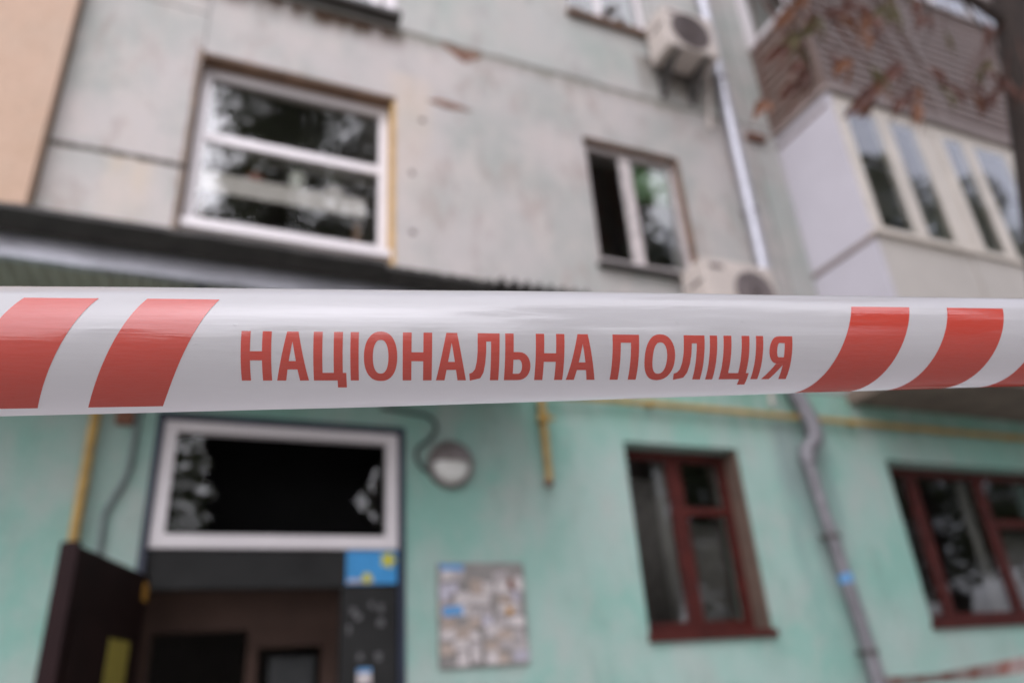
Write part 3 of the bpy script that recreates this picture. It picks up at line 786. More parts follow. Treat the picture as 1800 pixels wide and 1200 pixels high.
# ------------------------------------------------------------------ air conditioners
def ac(x0, zb_, w_, fx, fr_, label, grp):
    h_, y0, y1 = 0.54, 4.20, 4.52
    a = thing('air_conditioner', label, 'air conditioner', (x0 + w_ / 2, y1, zb_), grp)
    MB().box(x0, x0 + w_, y0, y1, zb_, zb_ + h_).build('casing', M['acwhite'], a, bevel=0.012)
    cx, cz = x0 + fx, zb_ + h_ / 2 - 0.01
    f = MB(); f.tube([(cx, y0 - 0.004, cz), (cx, y0 + 0.02, cz)], fr_, 32); fan = f.build('fan_opening', M['acdark'] if zb_ > 6 else M['acmid'], a)  # upper fan takes the shade-darkened tone, lower fan the lighter one
    g_ = MB()
    for rr in (0.06, 0.11, 0.16, fr_ - 0.01):
        ring = [(cx + rr * math.cos(k * math.pi / 16), y0 - 0.012, cz + rr * math.sin(k * math.pi / 16)) for k in range(33)]
        g_.tube(ring, 0.004, 5, cap=False)
    for k in range(8):
        an = k * math.pi / 4
        g_.tube([(cx, y0 - 0.012, cz), (cx + fr_ * math.cos(an), y0 - 0.012, cz + fr_ * math.sin(an))], 0.004, 5)
    g_.build('grille', M['acdark'], a)
    MB().box(x0 - 0.004, x0, y0 + 0.05, y1 - 0.08, zb_ + 0.33, zb_ + 0.36).build('vent_slot', M['acdark'], a)
    MB().box(x0 + 0.06, x0 + 0.2, y0 - 0.003, y0, zb_ + h_ - 0.1, zb_ + h_ - 0.06).build('badge', M['acdark'], a)
    for x in (x0 + 0.10, x0 + w_ - 0.16):
        b = MB(); b.box(x, x + 0.04, y0 + 0.02, WY - 0.002, zb_ - 0.04, zb_ - 0.003)
        b.box(x, x + 0.04, WY - 0.045, WY - 0.003, zb_ - 0.32, zb_ - 0.041)
        b.prism_x([(y0 + 0.10, zb_ - 0.042), (y0 + 0.15, zb_ - 0.042), (WY - 0.05, zb_ - 0.27), (WY - 0.05, zb_ - 0.31)], x + 0.005, x + 0.035)
        b.build('bracket', M['sillmetal'], a)
    MB().tube(smooth_path([(x0 + w_ - 0.01, 4.42, zb_ + 0.1), (x0 + w_ + 0.06, 4.48, zb_ - 0.02), (x0 + w_ + 0.06, 4.57, zb_ - 0.3), (x0 + w_ + 0.02, 4.58, zb_ - 0.6)]), 0.02, 8).build('hose', M['acwhite'], a, smooth=True)
ac(3.86, 7.20, 0.62, 0.30, 0.235, 'cream air conditioner on brackets high up near the top edge', 'air conditioners on the facade')
ac(3.715, 4.16, 0.74, 0.49, 0.205, 'cream air conditioner half hidden by the barrier tape below the white window', 'air conditioners on the facade')

# ------------------------------------------------------------------ gas pipes and cables
gp = thing('gas_pipe', 'yellow gas pipe running along the mint wall under the balcony', 'gas pipe', (5.0, 4.53, 3.4))
MB().tube([(2.2, 4.53, 3.455), (10.2, 4.53, 3.46)], 0.024, 12).build('pipe', M['gas'], gp, smooth=True)
for x in (3.2, 5.3, 7.4):
    b = MB(); b.tube([(x, 4.53, 3.457), (x + 0.03, 4.53, 3.457)], 0.032, 12); b.box(x, x + 0.03, 4.55, 4.599, 3.45, 3.466); b.build('clamp', M['gas'], gp)
gd = thing('gas_riser', 'short yellow gas pipe drop with a tap above the notice board', 'gas pipe', (2.27, 4.53, 2.8))
MB().tube([(2.262, 4.53, 3.43), (2.268, 4.53, 3.0), (2.272, 4.53, 2.88), (2.262, 4.51, 2.835), (2.245, 4.49, 2.79)], 0.026, 12).build('pipe', M['gas'], gd, smooth=True)
b = MB(); b.tube([(2.264, 4.53, 3.30), (2.264, 4.53, 3.23)], 0.042, 10); b.build('coupling', M['gas'], gd, smooth=True)
MB().box(2.29, 2.35, 4.505, 4.53, 3.255, 3.275).build('tap_handle', M['gas'], gd)
MB().tube([(2.244, 4.488, 2.788), (2.24, 4.482, 2.765)], 0.032, 10).build('end_cap', M['rust'], gd, smooth=True)
gl = thing('gas_riser', 'tall yellow gas pipe on the mint wall left of the entrance', 'gas pipe', (-0.55, 4.53, 0.3))
MB().tube([(-0.553, 4.53, 3.72), (-0.545, 4.53, 2.0), (-0.54, 4.53, 0.3)], 0.027, 12).build('pipe', M['gas'], gl, smooth=True)
for z in (3.3, 1.6):
    b = MB(); b.tube([(-0.55, 4.53, z), (-0.55, 4.53, z + 0.03)], 0.034, 12); b.box(-0.56, -0.54, 4.55, 4.599, z, z + 0.03); b.build('clamp', M['gas'], gl)
cb = thing('wall_conduit', 'grey cable conduit curving down the wall left of the entrance', 'cable', (-0.4, 4.58, 0.5))
MB().tube(smooth_path([(-0.34, 4.575, 3.6), (-0.34, 4.575, 3.06), (-0.345, 4.575, 2.77), (-0.40, 4.575, 2.60), (-0.43, 4.575, 2.50), (-0.425, 4.575, 2.30), (-0.425, 4.575, 0.5)]), 0.017, 10).build('conduit', M['cable'], cb, smooth=True)
MB().box(-0.45, -0.36, 4.54, 4.599, 3.04, 3.12).build('junction_box', M['rust'], cb, bevel=0.004)

# ------------------------------------------------------------------ bulkhead lamp and its cable
lp = thing('wall_lamp', 'round bulkhead wall lamp with brown hood right of the entrance', 'lamp', (1.56, WY, 2.75))
lx, lz, lr = 1.565, 2.90, 0.158
def ring_y(rad_y, n=36):
    mb = MB(); k = len(rad_y)
    for (r, y) in rad_y:
        for i in range(n):
            a = 2 * math.pi * i / n
            mb.v.append((lx + r * math.cos(a), y, lz + r * math.sin(a)))
    for j in range(k - 1):
        for i in range(n):
            i2 = (i + 1) % n
            mb.f.append((j * n + i, j * n + i2, (j + 1) * n + i2, (j + 1) * n + i))
    return mb
ring_y([(0.001, WY - 0.002), (lr, WY - 0.002), (lr, WY - 0.06), (lr - 0.01, WY - 0.07), (lr - 0.02, WY - 0.065), (lr - 0.024, WY - 0.04)]).build('base', M['lampmetal'], lp, smooth=True)
ring_y([(lr - 0.026, WY - 0.045), (0.115, WY - 0.085), (0.08, WY - 0.105), (0.04, WY - 0.115), (0.001, WY - 0.118)]).build('glass_dome', M['lampglass'], lp, smooth=True)
hm = MB(); nn = 20
for j, (r, y) in enumerate(((lr - 0.022, WY - 0.062), (0.122, WY - 0.095), (0.085, WY - 0.118), (0.043, WY - 0.13), (0.001, WY - 0.133))):
    for i in range(nn + 1):
        a = math.pi * i / nn
        hm.v.append((lx + r * math.cos(a), y, lz + 0.0 + r * math.sin(a)))
for j in range(4):
    for i in range(nn):
        q = j * (nn + 1) + i; hm.f.append((q, q + 1, q + nn + 2, q + nn + 1))
ho = hm.build('hood', M['lampmetal'], lp, smooth=True)
so = ho.modifiers.new('thickness', 'SOLIDIFY'); so.thickness = 0.006; so.offset = 1
lc = thing('lamp_cable', 'black cable looping from the canopy to the round lamp', 'cable', (1.4, 4.58, 2.86))
MB().tube(smooth_path([(1.10, 4.585, 3.27), (1.29, 4.58, 3.25), (1.42, 4.575, 3.23), (1.475, 4.575, 3.16), (1.43, 4.575, 3.07), (1.345, 4.575, 3.0), (1.335, 4.575, 2.93), (1.385, 4.575, 2.86), (1.42, 4.57, 2.85)]), 0.012, 8).build('cable', M['blackrub'], lc, smooth=True)

# ------------------------------------------------------------------ notice board
nb = thing('notice_board', 'square board covered in torn paper notices on the mint wall', 'notice board', (1.755, WY, 1.66))
MB().box(1.462, 2.048, WY - 0.022, WY - 0.002, 1.655, 2.265).build('backing_board', M['board'], nb, bevel=0.003)
rb = random.Random(31)
lay = 0
def notice(x, z, w_, h_, mk, seed):
    global lay
    lay += 1
    y = WY - 0.0225 - 0.00032 * lay
    o = ragged_poly([(x, z), (x + w_, z), (x + w_, z + h_), (x, z + h_)], y - 0.00025, y, seed, 3, 0.009).build('paper_notice', M[mk], nb)
    return o
cells = [(i, j) for j in range(8) for i in range(6)]
rb.shuffle(cells)
for (i, j) in cells:
    x = 1.475 + i * 0.092 + rb.uniform(-0.012, 0.012); z = 1.672 + j * 0.0695 + rb.uniform(-0.012, 0.012)
    w_, h_ = rb.uniform(0.055, 0.115), rb.uniform(0.045, 0.085)
    if rb.random() < 0.16 or (j == 7 and i in (2, 3)):
        continue
    w_ = min(w_, 2.04 - x); h_ = min(h_, 2.255 - z)
    notice(x, z, w_, h_, rb.choice(['paper', 'paper', 'paper2', 'paper3', 'paper4', 'paper']), rb.randint(0, 9999))
notice(1.475, 2.212, 0.15, 0.042, 'bluepaper', 5)
notice(1.478, 1.948, 0.14, 0.058, 'bluepaper', 6)
notice(1.90, 1.955, 0.06, 0.03, 'orange', 7)
notice(1.93, 2.10, 0.035, 0.07, 'rust', 8)

# ------------------------------------------------------------------ poster on the steel panel
po = thing('poster', 'small blue poster with yellow flower on the grey door panel', 'poster', (1.05, WY + 0.02, 2.15))
MB().box(0.905, 1.215, WY + 0.020, WY + 0.0285, 2.150, 2.345).build('sheet', M['blue'], po)
def disc(x, z, r, y, n=18, wob=0.0):
    return [(x + r * (1 + wob * math.cos(5 * 2 * math.pi * k / n)) * math.cos(2 * math.pi * k / n), z + r * (1 + wob * math.cos(5 * 2 * math.pi * k / n)) * math.sin(2 * math.pi * k / n)) for k in range(n)]
MB().prism_y(disc(1.16, 2.29, 0.043, 0, 30, 0.2), WY + 0.0185, WY + 0.0198).build('printed_flower', M['yellow'], po)
MB().box(0.915, 1.07, WY + 0.0186, WY + 0.0197, 2.156, 2.178).build('printed_band', M['paper4'], po)
MB().prism_y(disc(1.03, 2.185, 0.03, 0, 14), WY + 0.0172, WY + 0.0184).build('printed_spot', M['yellow'], po)
sk = thing('door_sticker', 'small white and blue sticker low on the grey door panel', 'sticker', (1.02, WY + 0.02, 1.62))
MB().box(0.985, 1.065, WY + 0.024, WY + 0.0285, 1.60, 1.685).build('sheet', M['paper'], sk)
MB().box(0.985, 1.065, WY + 0.0225, WY + 0.0238, 1.662, 1.685).build('printed_band', M['bluepaper'], sk)

# ------------------------------------------------------------------ the barrier tape across the view
TP = dict(X0=-0.00217, Y0=0.00154, Z0=0.35418, yaw=0.12653, rol=0.00872)
TW = 0.08
yaw, rol = TP['yaw'], TP['rol']
T_ = Vector((math.cos(yaw) * math.cos(rol), math.sin(rol), math.sin(yaw) * math.cos(rol)))
B_ = Vector((0, 1, 0)); B_ = (B_ - T_ * B_.dot(T_)).normalized()
N_ = B_.cross(T_)
if N_.z > 0:
    N_ = -N_
def tape_pt(u, w, lift=0.0):
    uc = max(-0.33, min(0.33, u))
    a = 1.37607 + 0.79648 * uc + 0.40285 * uc * uc
    t = -0.04939 + 0.68461 * uc - 0.04044 * uc * uc
    rad = TW / (2 * a); p = (w / TW - 0.5) * 2 * a + t
    # faint slack ripples in the film
    rip = 0.00005 * math.sin(u * 31 + w * 40) + 0.00003 * math.sin(u * 67 - w * 90 + 1.3)
    edge = max(0.0, 1 - w / 0.012)
    rip += 0.00008 * edge * math.sin(u * 24 + 0.7)
    off = N_ * (rad * (math.cos(p) - math.cos(t))) + B_ * (rad * (math.sin(p) - math.sin(t)))
    nrm = N_ * math.cos(p) + B_ * math.sin(p)
    q = Vector((TP['X0'], TP['Y0'], TP['Z0'])) + T_ * u + off + nrm * (rip + lift)
    return CAM + AX @ q
def tape_nrm(u, w):
    du = tape_pt(u + 5e-4, w) - tape_pt(u - 5e-4, w); dw = tape_pt(u, w + 2e-4) - tape_pt(u, w - 2e-4)
    n = du.cross(dw).normalized()
    return n if n.dot(AX @ N_ * math.cos(0) + AX @ B_ * ((w / TW - 0.5) * 2)) > 0 else -n
U0, U1 = -1.72, 2.28
tape = thing('barrier_tape', 'white barrier tape with red lettering and slanted stripes stretched across the foreground', 'barrier tape', tape_pt(0, TW))
def tape_mesh(name, quads, mat, parent, lift, label=None):
    """quads: list of polygons in (u, w); cut finely and laid on the bowed film"""
    bm = bmesh.new()
    for pg in quads:
        bm.faces.new([bm.verts.new((u, w, 0)) for u, w in pg])
    us = [v.co.x for v in bm.verts]; ws = [v.co.y for v in bm.verts]
    nw = max(3, int((max(ws) - min(ws)) / 0.0022)); nu = max(1, int((max(us) - min(us)) / 0.012))
    for k in range(1, nw):
        bmesh.ops.bisect_plane(bm, geom=bm.verts[:] + bm.edges[:] + bm.faces[:], plane_co=(0, min(ws) + (max(ws) - min(ws)) * (k - 0.37) / nw, 0), plane_no=(0, 1, 0))
    for k in range(1, nu):
        bmesh.ops.bisect_plane(bm, geom=bm.verts[:] + bm.edges[:] + bm.faces[:], plane_co=(min(us) + (max(us) - min(us)) * (k - 0.37) / nu, 0, 0), plane_no=(1, 0, 0))
    uvl = bm.loops.layers.uv.new('UVMap')
    for f in bm.faces:
        for lo in f.loops:
            lo[uvl].uv = (lo.vert.co.x, lo.vert.co.y)
        f.smooth = True
    base = Vector(tape.location)
    bm.verts.index_update()
    nrm = []
    for v in bm.verts:
        u, w = v.co.x, v.co.y
        nrm.append(tape_nrm(u, w))
        v.co = tape_pt(u, w, lift) - base
    bm.normal_update()
    for f in bm.faces:
        if f.normal.dot(nrm[f.verts[0].index]) < 0:
            f.normal_flip()
    me = bpy.data.meshes.new(name)
    bm.to_mesh(me); bm.free()
    me.normals_split_custom_set_from_vertices(nrm)
    me.materials.append(mat)
    o = bpy.data.objects.new(name, me); C.objects.link(o); o.parent = parent
    if label:
        o['label'] = label
    return o
def film():
    nu, nw = 420, 44
    vs, fs, uv = [], [], []
    us = []
    for i in range(nu + 1):
        s = i / nu * 2 - 1
        us.append(0.28 + (U1 - U0) / 2 * (0.35 * s + 0.65 * s ** 3))
    base = Vector(tape.location)
    for u in us:
        for j in range(nw + 1):
            vs.append(tuple(tape_pt(u, TW * j / nw) - base)); uv.append((u, TW * j / nw))
    for i in range(nu):
        for j in range(nw):
            a = i * (nw + 1) + j
            fs.append((a, a + 1, a + nw + 2, a + nw + 1))
    me = bpy.data.meshes.new('film'); me.from_pydata(vs, [], fs)
    ul = me.uv_layers.new(name='UVMap')
    for lp_ in me.loops:
        ul.data[lp_.index].uv = uv[lp_.vertex_index]
    for p in me.polygons:
        p.use_smooth = True
    me.materials.append(M['tape'])
    o = bpy.data.objects.new('film', me); C.objects.link(o); o.parent = tape
    return o
film()
k_, per, swd, uA, uC, ws0, ws1 = 0.43833, 0.05364, 0.03233, -0.19893, 0.17047, 0.01872 - 0.0022, 0.07307 + 0.0005
LIFT = 0.00018
def stripe(o0):
    sh = lambda o, w: (o - k_ * (w - TW / 2), w)
    tape_mesh('stripe', [[sh(o0, ws0), sh(o0, ws1), sh(o0 + swd, ws1), sh(o0 + swd, ws0)]], M['tapered'], tape, LIFT)
for o0 in [uA - swd + per * k for k in (-3, -2, -1, 0, 1)] + [uC + per * k for k in (0, 1, 2, 3)]:
    stripe(o0)
# letters: polygons in (x along text in metres, y 0..1 from baseline to cap height)
WT, WB = 0.0346, 0.0579
S = 0.0041                       # stem thickness
HB = 0.17                        # bar thickness in cap heights
def strip(outer, inner, closed=True):
    out = []
    n = len(outer)
    for i in range(n if closed else n - 1):
        j = (i + 1) % n
        out.append([outer[i], outer[j], inner[j], inner[i]])
    return out
def rect(x0, x1, y0, y1):
    return [(x0, y0), (x1, y0), (x1, y1), (x0, y1)]
def glyph(ch, w):
    if ch == 'Н':
        return [rect(0, S, 0, 1), rect(w - S, w, 0, 1), rect(S, w - S, 0.42, 0.60)]
    if ch == 'І':
        return [rect(0, w, 0, 1)]
    if ch == 'П':
        return [rect(0, S, 0, 1), rect(w - S, w, 0, 1), rect(S, w - S, 1 - HB, 1)]
    if ch == 'Ц':
        return [rect(0, S, 0, 1), rect(w - S, w, HB, 1), rect(S, w - S, 0, HB), rect(w - S, w, 0, HB), rect(w, w + 0.0016, 0, HB), rect(w - S * 0.62, w + 0.0016, -0.17, 0)]
    if ch == 'А':
        c = w / 2; th = S * 0.62; ix = lambda y: (c - th) * y      # left outer edge
        lo = lambda y: (c - th) * y; li = lambda y: S + (c - S - 0.0002) * y / 0.80
        L = [(lo(0), 0), (li(0), 0), (li(0.24), 0.24), (li(0.41), 0.41), (c, 0.80), (c, 1), (lo(1), 1)]
        Rr = [(w - x, y) for x, y in L][::-1]
        return [L, Rr, [(li(0.24), 0.24), (w - li(0.24), 0.24), (w - li(0.41), 0.41), (li(0.41), 0.41)]]
    if ch == 'О':
        n = 40; c = w / 2; out, inn = [], []
        for i in range(n):
            a = 2 * math.pi * i / n
            sp = lambda v, e: math.copysign(abs(v) ** e, v)
            out.append((c + c * sp(math.cos(a), 0.88), 0.5 + 0.515 * sp(math.sin(a), 0.92)))
            inn.append((c + (c - S) * sp(math.cos(a), 0.85), 0.5 + 0.345 * sp(math.sin(a), 0.90)))
        return strip(out, inn)
    if ch == 'Л':
        x0 = w * 0.26
        q = [rect(w - S, w, 0, 1), rect(x0 + S, w - S, 1 - HB, 1)]
        o_ = [(x0, 1.0), (x0, 0.62), (x0 - 0.0003, 0.42), (x0 - 0.0010, 0.26), (x0 - 0.0022, 0.185), (0, 0.155)]
        i_ = [(x0 + S, 1.0), (x0 + S, 0.62), (x0 + S - 0.0003, 0.38), (x0 + S - 0.0010, 0.18), (x0 + S - 0.0024, 0.05), (0.0004, -0.01)]
        return q + [[o_[i], i_[i], i_[i + 1], o_[i + 1]] for i in range(5)]
    if ch == 'Ь':
        out = [(S, 0.62)]; inn = [(S, 0.46)]
        n = 14
        for i in range(n + 1):
            a = math.pi / 2 - math.pi * i / n
            cx = w * 0.52
            out.append((cx + (w - cx) * max(0, math.cos(a)) ** 0.85, 0.31 + 0.31 * math.sin(a)))
            inn.append((cx + (w - S - cx) * max(0, math.cos(a)) ** 0.85, 0.31 + 0.155 * math.sin(a)))
        out.append((S, 0.0)); inn.append((S, 0.155))
        return [rect(0, S, 0, 1)] + strip(out, inn, False)
    if ch == 'Я':
        out = [(w - S, 1.0)]; inn = [(w - S, 0.85)]
        n = 14
        for i in range(n + 1):
            a = math.pi / 2 + math.pi * i / n
            cx = w * 0.50
            out.append((cx - (cx - w * 0.10) * max(0, -math.cos(a)) ** 0.85, 0.70 + 0.30 * math.sin(a)))
            inn.append((cx - (cx - w * 0.10 - S) * max(0, -math.cos(a)) ** 0.85, 0.70 + 0.155 * math.sin(a)))
        out.append((w - S, 0.40)); inn.append((w - S, 0.545))
        leg = [(w * 0.42, 0.398), (w * 0.42 + S, 0.398), (S + 0.0001, 0.0), (0, 0.0)]
        return [rect(w - S, w, 0, 1)] + strip(out, inn, False) + [leg]
TEXT = [('Н', -0.1227, -0.1092), ('А', -0.107, -0.0926), ('Ц', -0.0904, -0.0771), ('І', -0.0736, -0.0698), ('О', -0.0674, -0.052), ('Н', -0.0495, -0.0358),
        ('А', -0.0338, -0.0194), ('Л', -0.018, -0.0038), ('Ь', -0.0011, 0.0114), ('Н', 0.0137, 0.0277), ('А', 0.0294, 0.0439), ('П', 0.0515, 0.0648),
        ('О', 0.0678, 0.0833), ('Л', 0.0837, 0.0982), ('І', 0.1009, 0.1047), ('Ц', 0.108, 0.1215), ('І', 0.1249, 0.1287), ('Я', 0.1307, 0.1441)]
for ch, u0, u1 in TEXT:
    pol = [[(u0 + x, WB + (WT - WB) * y) for x, y in pg] for pg in glyph(ch, u1 - u0)]
    tape_mesh('letter', pol, M['tapered'], tape, LIFT)
# posts the tape is tied to, outside the picture
for u, lab in ((U0 + 0.0, 'grey steel post holding the left end of the barrier tape'), (U1, 'grey steel post holding the right end of the barrier tape')):
    c = tape_pt(u, TW / 2)
    p = thing('steel_post', lab, 'post', (c.x, c.y, 0))
    MB().tube([(c.x, c.y, 0), (c.x, c.y, 2.1)], 0.03, 14).build('tube', M['post'], p, smooth=True)
    MB().tube([(c.x, c.y, 2.1), (c.x, c.y, 2.13)], [0.034, 0.02], 14).build('cap', M['blackrub'], p, smooth=True)
    MB().tube([(c.x, c.y, 0.0), (c.x, c.y, 0.04)], 0.12, 18).build('foot', M['post'], p)

# ------------------------------------------------------------------ trees
def leaf_crown(seed, n, blobs, size):
    r = random.Random(seed); mb = MB()
    for k in range(n):
        bx, by, bz, br, bh = r.choice(blobs)
        while True:
            p = Vector((r.uniform(-1, 1), r.uniform(-1, 1), r.uniform(-1, 1)))
            if 0.25 < p.length < 1: break
        c = Vector((bx + p.x * br, by + p.y * br, bz + p.z * bh))
        d = Vector((r.gauss(0, 1), r.gauss(0, 1), r.gauss(-0.3, 0.7))).normalized()
        s = d.orthogonal().normalized(); s.rotate(Matrix.Rotation(r.uniform(0, 6.28), 3, d))
        L = size * r.uniform(0.6, 1.3); w_ = L * 0.36
        up = d.cross(s) * L * 0.12
        mb.poly([c, c + d * L * 0.45 + s * w_ + up, c + d * L, c + d * L * 0.45 - s * w_ + up])
    return mb
def limbs(r, top, blobs, rad):
    mb = MB()
    mb.tube(smooth_path([(0, 0, -0.1), (r.uniform(-.15, .15), r.uniform(-.15, .15), top * 0.33), (r.uniform(-.3, .3), r.uniform(-.3, .3), top * 0.66), (r.uniform(-.4, .4), r.uniform(-.4, .4), top)], 4),
            [rad * (1 - 0.8 * i / 12) for i in range(13)], 10)
    for (bx, by, bz, br, bh) in blobs:
        z0 = max(1.2, bz - bh * 1.1 - 0.6)
        mb.tube(smooth_path([(0, 0, min(z0, top * 0.8)), (bx * 0.45, by * 0.45, (z0 + bz) / 2), (bx, by, bz)], 4), [rad * 0.42 * (1 - 0.85 * i / 8) for i in range(9)], 7)
    return mb
protos = []
def tree_proto(seed, H):
    r = random.Random(seed); blobs = []
    for k in range(17):
        t = (k + 0.5) / 17; a = k * 2.4 + r.uniform(-.4, .4)
        rr = 1.5 * math.sin(math.pi * min(1, 0.25 + 0.75 * t)) ** 0.7 * r.uniform(0.5, 1.0)
        blobs.append((rr * math.cos(a), rr * math.sin(a), H * (0.18 + 0.74 * t), r.uniform(0.75, 1.15), r.uniform(0.7, 1.0)))
    return limbs(r, H * 0.86, blobs, 0.2), leaf_crown(seed + 50, 30000, blobs, 0.112)
for sd_, H in ((11, 13.5), (23, 15.0), (37, 12.0)):
    protos.append(tree_proto(sd_, H))
tree_spots = [   # x, y, proto, scale, turn, label detail
    (1.6, -12.0, 0, 1.85, 0.3, 'straight behind the viewer, tallest of the front row'),
    (5.8, -13.0, 1, 1.70, 1.9, 'second from the left in the front row'),
    (14.6, -12.4, 2, 1.95, 2.7, 'third from the left in the front row'),
    (21.6, -13.2, 1, 1.5, 4.0, 'fourth from the left in the front row'),
    (29.0, -12.5, 0, 1.92, 5.1, 'second from the right in the front row'),
    (37.0, -13.4, 2, 2.2, 0.9, 'right end of the front row'),
    (9.6, -21.0, 2, 1.8, 2.2, 'left end of the middle row'),
    (17.2, -22.5, 1, 1.6, 0.4, 'middle of the middle row'),
    (26.0, -22.0, 0, 1.6, 4.4, 'right end of the middle row'),
    (-2.6, -28.0, 2, 0.85, 3.3, 'right end of the distant left row'),
    (-8.0, -29.0, 1, 0.75, 1.1, 'second from the right in the distant left row'),
    (-13.5, -27.0, 0, 0.72, 2.9, 'third from the right in the distant left row'),
    (-19.0, -24.0, 2, 0.80, 0.7, 'left end of the distant left row'),
    (46.0, -16.0, 1, 1.7, 3.9, 'far right of the yard'),
    (33.0, -18.5, 1, 1.8, 2.1, 'between the front and middle rows at the right'),
]
tproto = {}
for i, (x, y, pi_, sc, rz, lab) in enumerate(tree_spots):
    t = thing('broadleaf_tree', 'tall green broadleaf tree, ' + lab, 'tree', (x, y, 0), 'trees across the yard')
    t.rotation_euler.z = rz; t.scale = (sc, sc, sc)
    if pi_ not in tproto:
        lm, cm = protos[pi_]
        def loc_build(mb, nm, mt, smooth=False):
            me = bpy.data.meshes.new(nm); me.from_pydata([tuple(v) for v in mb.v], [], mb.f); me.materials.append(mt)
            if smooth:
                for q in me.polygons: q.use_smooth = True
            o = bpy.data.objects.new(nm, me); C.objects.link(o); o.parent = t
            return o
        a_ = loc_build(lm, 'trunk', M['bark'], True); b_ = loc_build(cm, 'crown', M['leafolive'] if pi_ == 1 else M['leafgreen'])
        tproto[pi_] = (a_, b_)
    else:
        for p in tproto[pi_]:
            q = p.copy(); C.objects.link(q); q.parent = t

# chestnut at the right: trunk just grazing the right edge, withered leaves hanging into view
ch = thing('chestnut_tree', 'chestnut tree with withered brown leaves hanging at the upper right', 'tree', (4.35, 2.95, 0))
tm = MB()
tm.tube(smooth_path([(4.35, 2.95, -0.1), (4.52, 2.8, 1.34), (4.76, 2.5, 2.86), (4.88, 2.2, 4.35), (5.06, 2.0, 5.78), (5.2, 1.8, 7.2), (5.3, 1.4, 9.0), (5.3, 1.1, 10.6)], 5),
        [0.21 - 0.17 * i / 35 for i in range(36)], 12)
tm.build('trunk', M['bark'], ch, smooth=True)
blobs = [(5.0 + 0.9 * math.cos(k * 2.4), 0.9 + 0.9 * math.sin(k * 2.4), 8.7 + 0.22 * k, 0.8, 0.7) for k in range(13)]
cm = leaf_crown(77, 3600, blobs, 0.24)
cm.build('crown', M['leafbrown'], ch)
br = MB()
main = smooth_path([(5.02, 2.02, 5.5), (4.5, 2.1, 5.86), (3.9, 2.12, 5.78), (3.4, 2.1, 5.55), (2.9, 2.1, 5.25), (2.6, 2.1, 5.05)], 5)
br.tube(main, [0.04 - 0.034 * i / 25 for i in range(26)], 8)
br.build('branch', M['bark'], ch, smooth=True)
rl = random.Random(5)
def leaflet(mb, a, b, w_, sag):
    """a withered leaflet from a to b: pointed, widest beyond the middle, folded along its rib and curled"""
    a, b = Vector(a), Vector(b); d = b - a
    s = d.cross(Vector((rl.uniform(-.4, .4), 1, rl.uniform(-.4, .4)))).normalized()
    n_ = d.cross(s).normalized()
    prof = [(0.0, 0.06), (0.2, 0.45), (0.42, 0.85), (0.62, 1.0), (0.8, 0.72), (0.93, 0.3), (1.0, 0.02)]
    base = len(mb.v)
    for t, k in prof:
        c = a + d * t + Vector((0, 0, -sag * t * t)) + n_ * (0.10 * d.length * math.sin(t * 3.0))
        for q in (-1, 0, 1):
            mb.v.append(tuple(c + s * (q * w_ * k) + n_ * (abs(q) * w_ * k * 0.55)))
    for i in range(len(prof) - 1):
        for q in (0, 1):
            o = base + i * 3 + q
            mb.f.append((o, o + 1, o + 4, o + 3))
leaf_list = [  # stem point, tip point, material
    ((3.095, 2.1, 4.974), (2.601, 2.1, 4.485), 'leafmoss'), ((2.98, 2.05, 5.08), (2.66, 2.1, 4.72), 'leaforange'), ((2.86, 2.1, 4.52), (2.69, 2.12, 4.39), 'leafbrown'),
    ((2.88, 2.1, 4.46), (2.62, 2.15, 4.26), 'leafbrown'), ((3.09, 2.1, 4.70), (3.07, 2.1, 4.50), 'leafbrown'), ((3.42, 2.1, 5.20), (3.12, 2.1, 4.98), 'leafbrown'),
    ((3.50, 2.1, 5.16), (3.40, 2.1, 4.82), 'leaforange'), ((3.60, 2.1, 5.20), (3.52, 2.1, 4.92), 'leafbrown'), ((3.712, 2.1, 4.80), (2.984, 2.1, 4.17), 'leafbrown'),
    ((3.40, 2.08, 4.55), (3.10, 2.1, 4.22), 'leaforange'), ((3.70, 2.1, 4.60), (3.42, 2.1, 4.34), 'leafbrown'), ((3.735, 2.1, 4.66), (3.60, 2.1, 4.30), 'leaforange'),
    ((3.92, 2.1, 4.86), (4.16, 2.1, 4.62), 'leafbrown'), ((3.98, 2.12, 4.74), (4.02, 2.1, 4.54), 'leafmoss'), ((4.775, 2.1, 5.04), (4.26, 2.1, 4.62), 'leafbrown'),
    ((4.68, 2.1, 5.14), (4.45, 2.1, 4.98), 'leafmoss'), ((4.10, 2.1, 5.55), (4.0, 2.1, 5.22), 'leafbrown'), ((3.30, 2.05, 4.62), (3.36, 2.1, 4.47), 'leafmoss'),
    ((4.72, 2.05, 5.52), (4.62, 2.08, 5.28), 'leafbrown'), ((3.75, 2.0, 5.42), (3.62, 2.05, 5.12), 'leafmoss'),
]
for k in range(18):
    p = main[rl.randint(3, len(main) - 1)]
    a = p + Vector((rl.uniform(-0.25, 0.25), rl.uniform(-0.25, 0.15), -rl.uniform(0.15, 0.95)))
    b = a + Vector((rl.choice((-1, 1)) * rl.uniform(0.05, 0.24), rl.uniform(-.05, .05), -rl.uniform(0.10, 0.26)))
    leaf_list.append((a, b, rl.choice(('leafbrown', 'leafbrown', 'leafmoss', 'leaforange'))))
for k in range(7):
    p = main[4 + 3 * k]
    e = p + Vector((rl.uniform(-0.5, 0.1), rl.uniform(-.1, .1), -rl.uniform(0.5, 0.95)))
    tw_m = MB(); tw_m.tube(smooth_path([p, p.lerp(e, 0.5) + Vector((0.1, 0, -0.02)), e], 4), [0.011 - 0.001 * i for i in range(9)], 6)
    tw_m.build('twig', M['bark'], ch, smooth=True)
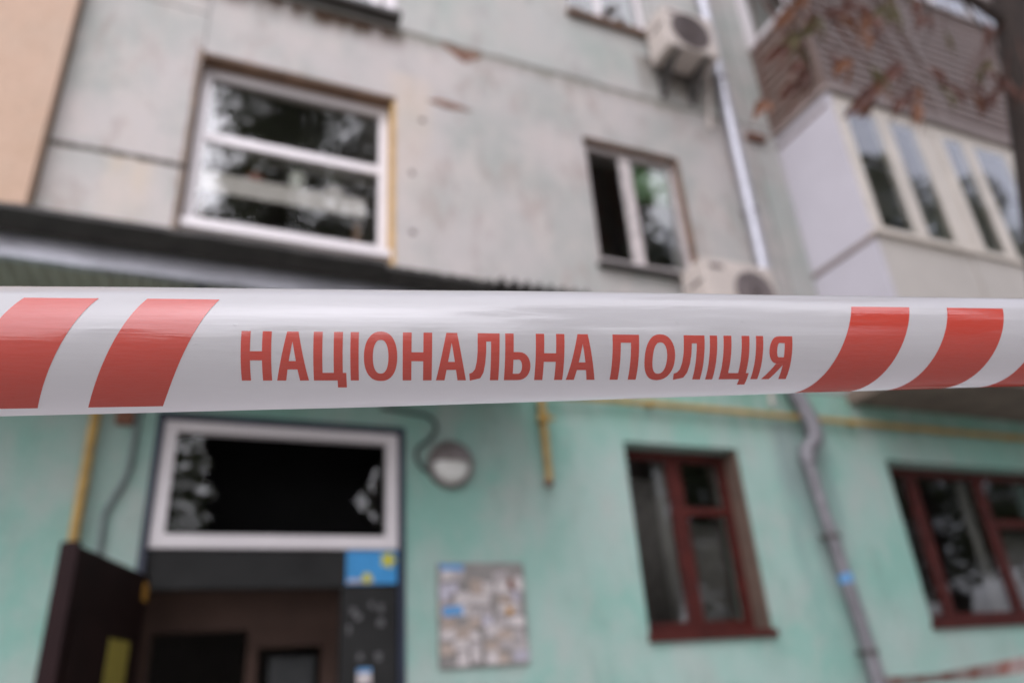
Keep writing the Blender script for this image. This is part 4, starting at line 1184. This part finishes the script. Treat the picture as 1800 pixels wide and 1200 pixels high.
for a, b, mk in leaf_list:
    mb = MB(); a = Vector(a); b = Vector(b); d = b - a; L = d.length
    n_main = 1 if L < 0.3 else 2
    for k in range(n_main):
        p = a + d * (k / n_main * 0.85); q = a + d * ((k + 1) / n_main)
        leaflet(mb, p, q, min(0.040, 0.026 + 0.02 * L), 0.02)
        for sg in (-1, 1):
            e = p + (q - p) * rl.uniform(0.55, 0.8) + Vector((sg * rl.uniform(0.02, 0.06), rl.uniform(-.05, .05), rl.uniform(-0.10, -0.02)))
            leaflet(mb, p, e, 0.011, 0.03)
    lo_ = mb.build('leaf', M[mk], ch, smooth=True)
    j = min(range(len(main)), key=lambda i: (main[i] - a).length)
    pm = MB(); pm.tube(smooth_path([main[j], (main[j] + a) / 2 + Vector((0, 0, 0.06)), a], 4), 0.004, 5)
    pm.build('stalk', M['leafbrown'], lo_)

# second run of tape, from the drainpipe to the chestnut trunk
A2, B2 = Vector((4.80, 4.43, 1.395)), Vector((4.50, 2.95, 1.475))
t2 = thing('barrier_tape', 'far thin red and white tape crossing the lower right corner', 'barrier tape', ((A2 + B2) / 2)[:])
def t2pt(s, w):
    c = A2.lerp(B2, s) + Vector((0, 0, -0.02 * math.sin(math.pi * s)))
    tw_ = 0.35 + 0.5 * math.sin(s * 5)
    return c + Vector((-math.sin(tw_) * 0.9, 0, math.cos(tw_))) * (w - 0.5) * 0.08
def t2strip(s0, s1, sl, name, mk, lift, n=24):
    mb = MB(); ww = 5
    for i in range(n + 1):
        for j in range(ww + 1):
            w = j / ww; s = s0 + (s1 - s0) * i / n + sl * (w - 0.5)
            mb.v.append(tuple(t2pt(s, w if lift == 0 else 0.1 + 0.8 * w) + Vector((-lift, -lift * 0.3, 0))))
    for i in range(n):
        for j in range(ww):
            a = i * (ww + 1) + j; mb.f.append((a, a + 1, a + ww + 2, a + ww + 1))
    o = mb.build(name, M[mk], t2, smooth=True)
    return o
M['fartape'] = simple('pinkish_tape_film', (0.36, 0.25, 0.235), 0.35, var=0.35, scale=9)  # pinkish tone merges film and red print into one colour
M['fartapered'] = simple('dulled_red_print', (0.28, 0.11, 0.09), 0.35, var=0.2, scale=9)  # red dulled in the colour for the low contrast of backlit tape
t2strip(0, 1, 0, 'film', 'fartape', 0, 60)
for k in range(6):
    t2strip(0.06 + k * 0.165, 0.12 + k * 0.165, 0.04, 'stripe', 'fartapered', 0.0012, 3)
